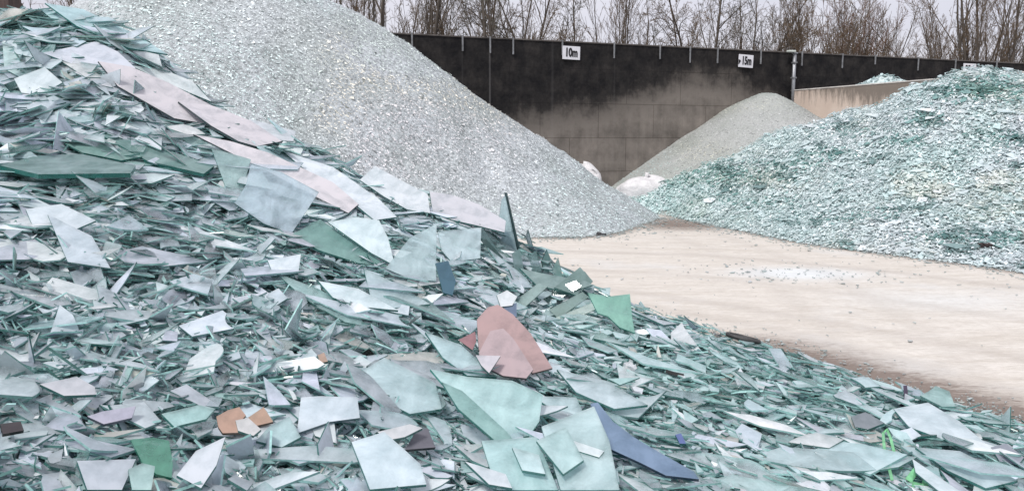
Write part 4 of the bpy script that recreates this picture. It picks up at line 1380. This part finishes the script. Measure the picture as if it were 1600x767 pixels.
# ------------------------------------------------------------------ round and tube helpers
def tube(pts, rad, sides=8):
    pts = [np.array(p, float) for p in pts]
    rad = rad if isinstance(rad, (list, tuple)) else [rad] * len(pts)
    V, Fc = [], []
    for i, p in enumerate(pts):
        d = nrm(pts[min(i + 1, len(pts) - 1)] - pts[max(i - 1, 0)])
        ref = np.array([0, 0, 1.0]) if abs(d[2]) < .9 else np.array([1.0, 0, 0])
        a = nrm(np.cross(ref, d)); b = np.cross(d, a)
        for k in range(sides):
            w = 2 * math.pi * k / sides
            V.append(p + (a * math.cos(w) + b * math.sin(w)) * rad[i])
    n = sides
    for i in range(len(pts) - 1):
        for k in range(n):
            Fc.append((i * n + k, i * n + (k + 1) % n, (i + 1) * n + (k + 1) % n, (i + 1) * n + k))
    Fc.append(tuple(range(n))[::-1]); Fc.append(tuple(range((len(pts) - 1) * n, len(pts) * n)))
    return V, Fc


# lamp post at the corner
pc = J + WN * .12 + WD * -.02
post = empty('lamp_post', (pc[0], pc[1], DIV_TOP), WRZ)
tag(post, 'grey steel post with small lamp head in the corner above the divider', 'lamp post')
ph = wz(1226, 84) - DIV_TOP
obj('pole', *tube([(0, 0, -.6), (0, 0, ph - .02)], .048, 10), M_GALV, post, smooth=True)
bevelled('cap', (-.06, .06, -.06, .06, ph - .018, ph + .012), M_GALV, post, bev=.01)
bevelled('lamp_head', (-.24, -.02, -.08, .05, ph + .016, ph + .066), simple_mat('lamp_shell', (.52, .56, .52), .5, .1), post, bev=.015)
for zc in (.35, .75):
    bevelled('clamp', (-.058, .058, -.058, .058, zc * ph - .02, zc * ph + .02), M_STRAP, post, bev=.006)

# timber post at the far left
M_WOOD, _nt = new_mat('weathered_brown_timber')
_n = noise(_nt, 3.0, 5, .6, mscale=(9, 9, .6)); _p = N(_nt, 'ShaderNodeBsdfPrincipled')
_r = ramp(_nt, _n, 'Fac', [(.3, (.035, .022, .02)), (.7, (.105, .07, .06))])
L(_nt, _r, 'Color', _p, 'Base Color'); _p.inputs['Roughness'].default_value = .8; bump(_nt, _n, 'Fac', .5, .01, _p); out(_nt, _p)
pt = at(8, 10, 9.0)
tp = empty('timber_post', (pt[0], pt[1], 0))
tag(tp, 'dark brown timber post behind the near heap at the top left corner', 'post')
bevelled('post_body', (-.45, .115, -.12, .12, 0, 3.9), M_WOOD, tp, bev=.012)
bevelled('post_cap', (-.48, .145, -.15, .15, 3.903, 3.96), M_WOOD, tp, bev=.012)

# ------------------------------------------------------------------ white bags
M_BAG, _nt = new_mat('white_woven_bag')
_n = noise(_nt, 7, 5, .6); _p = N(_nt, 'ShaderNodeBsdfPrincipled')
_r = ramp(_nt, _n, 'Fac', [(.3, (.52, .515, .52)), (.65, (.70, .69, .70))])
L(_nt, _r, 'Color', _p, 'Base Color'); _p.inputs['Roughness'].default_value = .6
bump(_nt, _n, 'Fac', .8, .05, _p); out(_nt, _p)


def bag_mesh(w, d, h, seed, lean=0.0, slump=0.0):
    """a filled woven sack: squarish body, rounded drooping top, folds gathered towards the neck"""
    V, Fc = [], []
    nu, nv = 56, 22
    for j in range(nv + 1):
        t = j / nv
        if t < .62:
            prof = 1 - .10 * (1 - t / .62) + .05 * math.sin(t / .62 * math.pi); z = h * .74 * (t / .62)
        else:
            q = (t - .62) / .38
            prof = max(.05, (1 - q) ** (.75 - .25 * slump)); z = h * (.74 + .26 * math.sin(q * math.pi / 2))
        fold = .02 + .11 * max(0, t - .45)
        for i in range(nu):
            a = 2 * math.pi * i / nu
            c, s_ = math.cos(a), math.sin(a)
            sq = (abs(c) ** 3.4 + abs(s_) ** 3.4) ** (-1 / 3.4)
            k = 1 + .05 * math.sin(2 * a + seed + 3 * t) + fold * (math.sin(7 * a + seed * 2 + 2.5 * t) + .6 * math.sin(13 * a - seed + 6 * t)) * .6
            V.append((w / 2 * c * sq * prof * k + lean * t * t, d / 2 * s_ * sq * prof * k, z * (1 + .06 * math.sin(a + seed) + .04 * math.sin(3 * a + seed))))
    for j in range(nv):
        for i in range(nu):
            Fc.append((j * nu + i, j * nu + (i + 1) % nu, (j + 1) * nu + (i + 1) % nu, (j + 1) * nu + i))
    Fc.append(tuple(range(nu))[::-1]); Fc.append(tuple(range(nv * nu, nv * nu + nu)))
    return V, Fc


b1 = at(917, 268, 18.95)
o = empty('bulk_bag', (b1[0], b1[1], 0))
tag(o, 'white bulk bag half buried behind the foot of the pale cullet heap', 'bulk bag')
obj('bag_body', *bag_mesh(.70, .66, 1.0, 1.0, lean=-.10), M_BAG, o, smooth=True)
obj('lifting_loop', *tube([(.06, -.12, .84), (.13, -.2, .93), (.19, -.22, .87), (.22, -.20, .70)], .022, 6), M_BAG, o, smooth=True)
b2 = at(1004, 290, 18.35)
o = empty('bulk_bag', (b2[0], b2[1], 0.0))
tag(o, 'slumped white bulk bag with tied neck before the corner heap', 'bulk bag')
obj('bag_body', *bag_mesh(1.22, 1.0, .74, 2.3, lean=.05, slump=1), M_BAG, o, smooth=True)
obj('tied_neck', *tube([(.03, -.12, .52), (.05, -.14, .70), (.06, -.15, .78), (.08, -.15, .86)], [.16, .06, .04, .055], 9), M_BAG, o, smooth=True)

# ------------------------------------------------------------------ odd scraps
def near_point(px, py, up=0.0):
    p = NEAR.hit(px, py, 1.5, 12, 700)
    if p is None or p[2] < 0:
        p = on_ground(px, py)
    return p + np.array([0, 0, up])


def ribbon(name, pts_px, width, mat, label, cat, up=.06, thick=.003, twist=0.0):
    P = [near_point(a, b, u) for a, b, u in pts_px]
    c = np.mean(P, 0)
    V = []
    for i, p in enumerate(P):
        d = nrm(P[min(i + 1, len(P) - 1)] - P[max(i - 1, 0)])
        toc = nrm(CAM - p)
        side = nrm(np.cross(d, toc)) * width / 2
        nn = nrm(np.cross(side, d)) * thick
        V += [p - c - side, p - c + side, p - c + side + nn, p - c - side + nn]
    Fc = []
    for i in range(len(P) - 1):
        for k in range(4):
            Fc.append((i * 4 + k, i * 4 + (k + 1) % 4, i * 4 + 4 + (k + 1) % 4, i * 4 + 4 + k))
    Fc += [(3, 2, 1, 0), tuple(len(P) * 4 - 4 + k for k in range(4))]
    o = obj(name, V, Fc, mat, loc=c)
    return tag(o, label, cat)


M_TAPE = simple_mat('green_plastic_tape', (.17, .44, .23), .5, .4, 30)
M_PURP = simple_mat('dark_purple_plastic', (.035, .022, .05), .5, .3, 14)
M_BLK = simple_mat('black_rubber', (.012, .012, .013), .6, .4, 20)
ribbon('plastic_tape', [(1393, 767, .05), (1386, 746, .07), (1380, 724, .08), (1378, 704, .09), (1384, 700, .10), (1390, 712, .09), (1398, 734, .06), (1408, 742, .03)], .013, M_TAPE, 'looped bright green plastic tape at the lower right', 'plastic tape')
ribbon('plastic_tape', [(1418, 764, .04), (1430, 756, .07), (1446, 760, .06), (1444, 770, .03), (1424, 770, .04)], .03, M_TAPE, 'crumpled bit of bright green tape at the bottom edge, right of the looped tape', 'plastic tape')
ribbon('plastic_strip', [(1407, 640, .02), (1413, 636, .03), (1415, 630, .04), (1413, 622, .08)], .022, M_PURP, 'short dark purple plastic strip sticking up at the right toe', 'plastic strip')
ribbon('rubber_strip', [(1040, 592, .05), (1054, 596, .05), (1068, 599, .05)], .022, M_BLK, 'short black rubber strip right of the silver foil scrap', 'rubber strip', thick=.012)
# oval lid
lp = near_point(1160, 537, .03)
V, Fc = [], []
for z, r in ((0, .92), (.018, 1.0), (.03, .95), (.030, .80), (.020, .74)):
    for k in range(24):
        a = 2 * math.pi * k / 24
        V.append((.135 * r * math.cos(a), .10 * r * math.sin(a), z))
for j in range(4):
    for k in range(24):
        Fc.append((j * 24 + k, j * 24 + (k + 1) % 24, (j + 1) * 24 + (k + 1) % 24, (j + 1) * 24 + k))
Fc += [tuple(range(24))[::-1], tuple(range(96, 120))]
o = obj('oval_lid', V, Fc, simple_mat('dull_black_lid', (.035, .035, .035), .6, .4, 20), loc=lp, smooth=False)
o.rotation_euler = (R(-8), R(10), R(-20))
tag(o, 'dark oval lid lying at the toe of the near heap beside the road', 'lid')
# silver foil
M_FOIL = simple_mat('silver_foil', (.72, .75, .76), .25, .15, 30, .6)


def crumple(name, px, py, s, mat, label, cat, seed, up=.05, pt=None):
    r = np.random.default_rng(seed)
    p = near_point(px, py, up) if pt is None else pt
    V, Fc = [], []
    nu, nv = 9, 6
    for j in range(nv + 1):
        th = math.pi * j / nv
        for i in range(nu):
            a = 2 * math.pi * i / nu
            k = r.uniform(.55, 1.2)
            V.append((s[0] * math.sin(th) * math.cos(a) * k, s[1] * math.sin(th) * math.sin(a) * k, s[2] * math.cos(th) * k))
    for j in range(nv):
        for i in range(nu):
            Fc.append((j * nu + i, (j + 1) * nu + i, (j + 1) * nu + (i + 1) % nu, j * nu + (i + 1) % nu))
    o = obj(name, V, Fc, mat, loc=p)
    return tag(o, label, cat)


crumple('foil_scrap', 982, 590, (.05, .04, .045), M_FOIL, 'small crumpled silver foil scrap right of the pink slabs', 'foil', 3, .06)
gp = RIGHT.hit(1543, 387, 7, 20, 900)
crumple('rubber_scrap', 0, 0, (.14, .08, .035), simple_mat('dark_brown_scrap', (.035, .022, .022), .7, .4), 'dark brown scrap lying low on the right heap', 'scrap', 5, pt=gp + np.array([0, 0, .03]))
g2 = on_ground(938, 368)
crumple('rubber_scrap', 0, 0, (.10, .06, .035), simple_mat('blackish_scrap', (.03, .03, .032), .7, .4), 'blackish scrap at the foot of the pale cullet heap', 'scrap', 6, pt=g2 + np.array([0, 0, .02]))

# ------------------------------------------------------------------ bare winter trees
M_BARK = simple_mat('grey_brown_bark', (.095, .08, .066), .9, .35, 3)
M_TWIG = {'brown': simple_mat('brown_twigs', (.15, .108, .072), .9, .25, 1.5), 'grey': simple_mat('grey_green_twigs', (.13, .122, .10), .9, .25, 1.5),
          'red': simple_mat('reddish_twigs', (.165, .098, .07), .9, .25, 1.5)}


def grow(segs, r, p, d, Ln, rad, level, P):
    ns = (7, 5, 4, 3, 2)[level]
    pts = [p.copy()]
    rads = [rad]
    dirs = [d]
    for i in range(ns):
        d = nrm(d + r.normal(0, P['wob'][level], 3) + np.array([0, 0, P['trop'][level]]))
        p = p + d * Ln / ns
        r1 = rad * (1 - (i + 1) / ns * P['taper'])
        pts.append(p.copy()); rads.append(max(r1, P['rmin'])); dirs.append(d)
    for i in range(ns):
        segs.append((level, pts[i], pts[i + 1], rads[i], rads[i + 1]))
    if level + 1 >= P['levels']:
        return
    n = P['n'][level]
    n = max(1, int(round(n * r.uniform(.8, 1.2))))
    for k in range(n):
        t = P['start'][level] + (1 - P['start'][level]) * (k + r.random()) / n
        f = t * ns; i = min(int(f), ns - 1); u = f - i
        q = pts[i] * (1 - u) + pts[i + 1] * u
        dd = dirs[i]
        ax = nrm(np.cross(dd, r.normal(0, 1, 3)))
        ang = R(r.uniform(*P['ang'][level]))
        nd = nrm(dd * math.cos(ang) + np.cross(ax, dd) * math.sin(ang))
        grow(segs, r, q, nd, Ln * P['ratio'][level] * (1.15 - .65 * t) * r.uniform(.75, 1.2), max(P['rmin'], (rads[i] * (1 - u) + rads[i + 1] * u) * P['rr'][level]), level + 1, P)


def frustums(name, segs, sides, mat):
    A = np.array([s[1] for s in segs]); B = np.array([s[2] for s in segs])
    ra = np.array([s[3] for s in segs]); rb_ = np.array([s[4] for s in segs])
    d = nrm(B - A)
    u, v = basis(d, np.zeros(len(d)))
    w = 2 * np.pi * np.arange(sides) / sides
    ring = u[:, None] * np.cos(w)[None, :, None] + v[:, None] * np.sin(w)[None, :, None]
    V = np.concatenate([A[:, None] + ring * ra[:, None, None], (B + d * (rb_ * .3)[:, None])[:, None] + ring * rb_[:, None, None]], 1)
    M = len(A)
    k = np.arange(sides); k1 = (k + 1) % sides
    f = np.stack([k, k1, sides + k1, sides + k], 1).ravel()
    loops = (np.arange(M)[:, None] * 2 * sides + f[None]).ravel()
    return raw_mesh(name, V.reshape(-1, 3), loops, np.arange(M * sides) * 4, [mat], smooth=True)


KIND = {
    'upright': dict(levels=5, n=(11, 6, 4, 2), start=(.16, .15, .15, .1), ang=((14, 32), (20, 40), (22, 45), (25, 50)), ratio=(.34, .5, .5, .5), rr=(.55, .55, .6, .7), wob=(.05, .08, .10, .12, .14),
                    trop=(.05, .12, .10, .06, .04), taper=.8, rmin=.0045),
    'round': dict(levels=5, n=(11, 6, 4, 3), start=(.15, .12, .1, .1), ang=((28, 58), (30, 58), (30, 60), (30, 65)), ratio=(.36, .52, .5, .5), rr=(.55, .55, .6, .7), wob=(.10, .16, .18, .2, .2),
                  trop=(.04, .05, .03, .02, .0), taper=.8, rmin=.0045),
    'broom': dict(levels=4, n=(8, 5, 4), start=(.15, .1, .1), ang=((8, 26), (15, 36), (20, 40)), ratio=(.36, .5, .5), rr=(.5, .6, .7), wob=(.05, .08, .10, .12), trop=(.05, .12, .12, .1), taper=.85, rmin=.0045),
    'spread': dict(levels=5, n=(5, 6, 4, 2), start=(.12, .25, .15, .1), ang=((15, 42), (22, 45), (25, 48), (25, 50)), ratio=(.72, .5, .5, .5), rr=(.55, .5, .6, .7), wob=(.05, .06, .10, .12, .12),
                   trop=(.05, .07, .06, .05, .04), taper=.75, rmin=.007),
}


def tree_template(kind, stems, height, rad, spread, seed, twig):
    r = np.random.default_rng(seed)
    segs = []
    P = dict(KIND[kind])
    for s in range(stems):
        a = r.uniform(0, 6.28)
        tilt = 0 if stems == 1 else r.uniform(.3, 1) * spread
        d = nrm(np.array([math.cos(a) * tilt, math.sin(a) * tilt, 1.0]))
        o = np.array([math.cos(a), math.sin(a), 0]) * (0 if stems == 1 else r.uniform(.02, .25))
        grow(segs, r, o, d, height * r.uniform(.8, 1.05), rad * r.uniform(.7, 1.1), 0, P)
    low = [s for s in segs if s[0] <= 1]; hi = [s for s in segs if s[0] > 1]
    return frustums('trunk', low, 6, M_BARK), frustums('crown', hi, 3, M_TWIG[twig])


TEMP = {
    'ash_a': tree_template('upright', 1, 9.0, .075, 0, 101, 'grey'), 'ash_b': tree_template('upright', 3, 8.5, .06, .13, 102, 'brown'),
    'ash_c': tree_template('upright', 2, 9.5, .085, .15, 103, 'brown'), 'thorn_a': tree_template('round', 2, 6.6, .075, .25, 104, 'grey'),
    'thorn_b': tree_template('round', 2, 6.3, .07, .28, 105, 'brown'), 'broom_a': tree_template('broom', 8, 6.3, .035, .13, 106, 'brown'),
    'broom_b': tree_template('broom', 8, 6.0, .035, .14, 107, 'red'), 'willow': tree_template('spread', 5, 8.5, .068, .26, 108, 'brown'),
    'vase': tree_template('broom', 7, 7.5, .045, .16, 109, 'brown'), 'shrub': tree_template('broom', 7, 4.7, .022, .16, 110, 'brown')}


def put_tree(t, px, Y, sc, rz, label, cat='tree', group='bare trees behind the wall', dx=0):
    p = at(px, HORIZON, Y)
    e = empty('bare_tree' if cat == 'tree' else 'bare_shrub', (p[0], Y, 0), rz)
    e.scale = (sc, sc, sc)
    tag(e, label, cat, group)
    for nm, me in zip(('trunk', 'crown'), TEMP[t]):
        link(bpy.data.objects.new(nm, me), e)
    return e


TREES = [
    ('thorn_b', 128, 27, 1.15, .3, 'bare tree showing over the gap between near heap and pale cullet heap'),
    ('ash_b', 172, 29, 1.1, 1.3, 'slim bare tree just left of the pale cullet heap summit'),
    ('ash_c', 528, 25, 1.0, .4, 'leftmost bare tree rising right of the pale heap summit'),
    ('ash_b', 556, 28, 1.0, 2.4, 'thin bare tree between the leftmost tree and the stout grey trunk'),
    ('ash_a', 586, 23, 1.3, 1.0, 'stout grey trunked bare tree where the pale heap meets the wall top'),
    ('ash_b', 622, 29, .95, 4.4, 'thin bare tree right behind the stout grey trunk'),
    ('ash_c', 652, 25, .95, 2.6, 'twin stemmed bare tree above the leftmost wall strap'),
    ('ash_a', 690, 25, .95, 4.0, 'single stemmed bare tree between the first two wall straps'),
    ('ash_b', 727, 27, 1.0, .9, 'bushy bare tree above the second wall strap'),
    ('ash_a', 748, 24, 1.0, 5.3, 'dark straight bare tree just left of the pale lime run'),
    ('thorn_a', 772, 26, 1.25, 2.0, 'dense greyish bare tree above the pale lime run'),
    ('ash_b', 806, 25, 1.0, 3.4, 'reddish brown bare tree left of the dense crown near the 10m sign'),
    ('thorn_b', 838, 27, 1.28, 5.0, 'broad twiggy bare tree left of the 10m sign'),
    ('thorn_a', 862, 29, 1.1, .8, 'greyish bare tree directly behind the 10m sign'),
    ('vase', 957, 27, 1.02, .6, 'vase shaped bare tree standing alone against the sky right of the 10m sign'),
    ('thorn_a', 1050, 28, .95, 2.9, 'greenish grey bare tree left of the 15m sign with rounded crown'),
    ('thorn_b', 1080, 27, 1.2, .2, 'brown bare tree second left of the 15m sign'),
    ('thorn_a', 1116, 29, 1.22, 4.6, 'tall greyish bare tree close left of the 15m sign'),
    ('ash_b', 1142, 30, .84, 5.5, 'upright bare tree directly behind the 15m sign'),
    ('thorn_b', 1172, 30, 1.18, 1.8, 'bare tree just right of the 15m sign'),
    ('thorn_a', 1205, 31, 1.06, 3.7, 'bare tree just left of the grey lamp post'),
    ('broom_a', 1236, 31, 1.1, 1.2, 'brown many stemmed bare tree right of the grey lamp post'),
    ('thorn_b', 1262, 33, 1.1, 2.2, 'greyish bare tree above the left end of the beige divider'),
    ('broom_a', 1290, 32, 1.08, 4.9, 'brown bare tree above the glass tip behind the divider'),
    ('broom_b', 1322, 31, 1.08, .7, 'reddish bare tree above the middle of the beige divider'),
    ('broom_b', 1346, 33, 1.02, 3.3, 'reddish brown bare tree left of the tall dark one'),
    ('ash_b', 1364, 32, .82, 2.7, 'tall dark bare tree left of the open sky gap'),
    ('broom_a', 1398, 33, .82, 5.9, 'low bare tree at the left of the open sky gap'),
    ('broom_b', 1426, 33, .76, 1.6, 'low bare tree at the bottom of the open sky gap'),
    ('broom_a', 1452, 34, .80, 3.0, 'low bare tree right of the open sky gap'),
    ('broom_b', 1478, 34, .84, 4.2, 'reddish low bare tree left of the big spreading tree'),
    ('willow', 1514, 31, 1.12, 1.0, 'big spreading bare tree with several limbs above the right heap summit'),
    ('ash_b', 1480, 30, .8, .2, 'thin leaning bare tree against the sky left of the big spreading tree'),
    ('broom_a', 1545, 35, .78, 2.1, 'low bare tree right of the big spreading tree'),
    ('ash_b', 1592, 31, .9, 5.1, 'bare tree at the right edge of the photo'),
    ('broom_b', 1575, 35, .66, .9, 'small reddish bare tree near the right edge'),
    ('ash_b', 1660, 32, .9, 1.1, 'bare tree just beyond the right edge'),
]
for t, px, Y, sc, rz, lab in TREES:
    put_tree(t, px, Y, sc, rz, lab)
SHR = [(545, 'below the leftmost trees'), (604, 'between the stout grey trunk and the wall top'), (668, 'under the twin stemmed tree'), (710, 'under the second strap trees'), (790, 'under the reddish brown tree'), (846, 'left under the broad twiggy tree'),
       (896, 'just above the 10m sign'), (918, 'right of the 10m sign'), (938, 'with yellowish stems left of the vase shaped tree'), (978, 'right under the vase shaped tree'), (1000, 'in the sky gap right of the vase shaped tree'),
       (1022, 'left under the greenish grey tree'), (1060, 'under the brown tree left of the 15m sign'), (1098, 'under the tall greyish tree'), (1130, 'left above the 15m sign'), (1186, 'right of the 15m sign'), (1216, 'behind the grey lamp post'),
       (1250, 'right of the grey lamp post'), (1276, 'above the left part of the divider'), (1306, 'above the middle part of the divider'), (1336, 'under the reddish tree'), (1362, 'under the tall dark tree'), (1386, 'left in the open sky gap'), (1412, 'in the middle of the open sky gap'),
       (1440, 'right in the open sky gap'), (1466, 'left of the half hidden sign'), (1496, 'behind the half hidden sign'), (1530, 'right of the big spreading tree'), (1560, 'above the right heap shoulder'), (1586, 'at the right edge')]
for i, (px, w) in enumerate(SHR):
    Y = 24 + (px - 545) / 1050 * 8.5 + rng.uniform(-.5, 1.5)
    put_tree('shrub', px, Y, rng.uniform(.95, 1.2) * (.8 if 1380 < px < 1450 else 1.0 if px < 880 else .86 if px < 1020 else 1.0 if px < 1200 else 1.12), rng.uniform(0, 6), 'low bare shrub ' + w, 'shrub', 'bare shrubs along the wall')

# ------------------------------------------------------------------ sky and light
SUN_EL, SUN_AZ = R(55), R(215)           # azimuth clockwise from +Y
w = bpy.data.worlds.new('World')
SC.world = w
w.use_nodes = True
nt = w.node_tree
nt.nodes.clear()
sky = N(nt, 'ShaderNodeTexSky')
sky.sky_type = 'NISHITA'
sky.sun_disc = False
sky.sun_elevation = SUN_EL
sky.sun_rotation = SUN_AZ
sky.air_density = 1.0
sky.dust_density = 2.0
tc = N(nt, 'ShaderNodeTexCoord')
mp = N(nt, 'ShaderNodeMapping')
mp.inputs['Scale'].default_value = (1.2, 1.2, 4.0)
L(nt, tc, 'Generated', mp, 'Vector')
cn = N(nt, 'ShaderNodeTexNoise')
cn.inputs['Scale'].default_value = 2.2; cn.inputs['Detail'].default_value = 5; cn.inputs['Roughness'].default_value = .5
L(nt, mp, 'Vector', cn, 'Vector')
cl = ramp(nt, cn, 'Fac', [(.35, (3.65, 3.55, 3.95)), (.65, (4.25, 4.1, 4.4))])
mx = mixc(nt, .88, (sky, 'Color'), (cl, 'Color'))
bg = N(nt, 'ShaderNodeBackground')
bg.inputs['Strength'].default_value = 0.10
L(nt, mx, 2, bg, 'Color')
wo = N(nt, 'ShaderNodeOutputWorld')
L(nt, bg, 0, wo, 'Surface')

sd = bpy.data.lights.new('sun', 'SUN')
sd.energy = 1.5
sd.angle = R(12)
sd.color = (1.0, .97, .93)
so = bpy.data.objects.new('sun', sd)
link(so)
dirv = Vector((math.sin(SUN_AZ) * math.cos(SUN_EL), math.cos(SUN_AZ) * math.cos(SUN_EL), math.sin(SUN_EL)))
so.rotation_euler = dirv.to_track_quat('Z', 'Y').to_euler()
so.location = dirv * 40

vs = SC.view_settings
vs.view_transform = 'Standard'
vs.look = 'None'
vs.exposure = 1.0
vs.gamma = 1
vs.use_curve_mapping = False
SC.cycles.transparent_max_bounces = 12
SC.cycles.max_bounces = 6
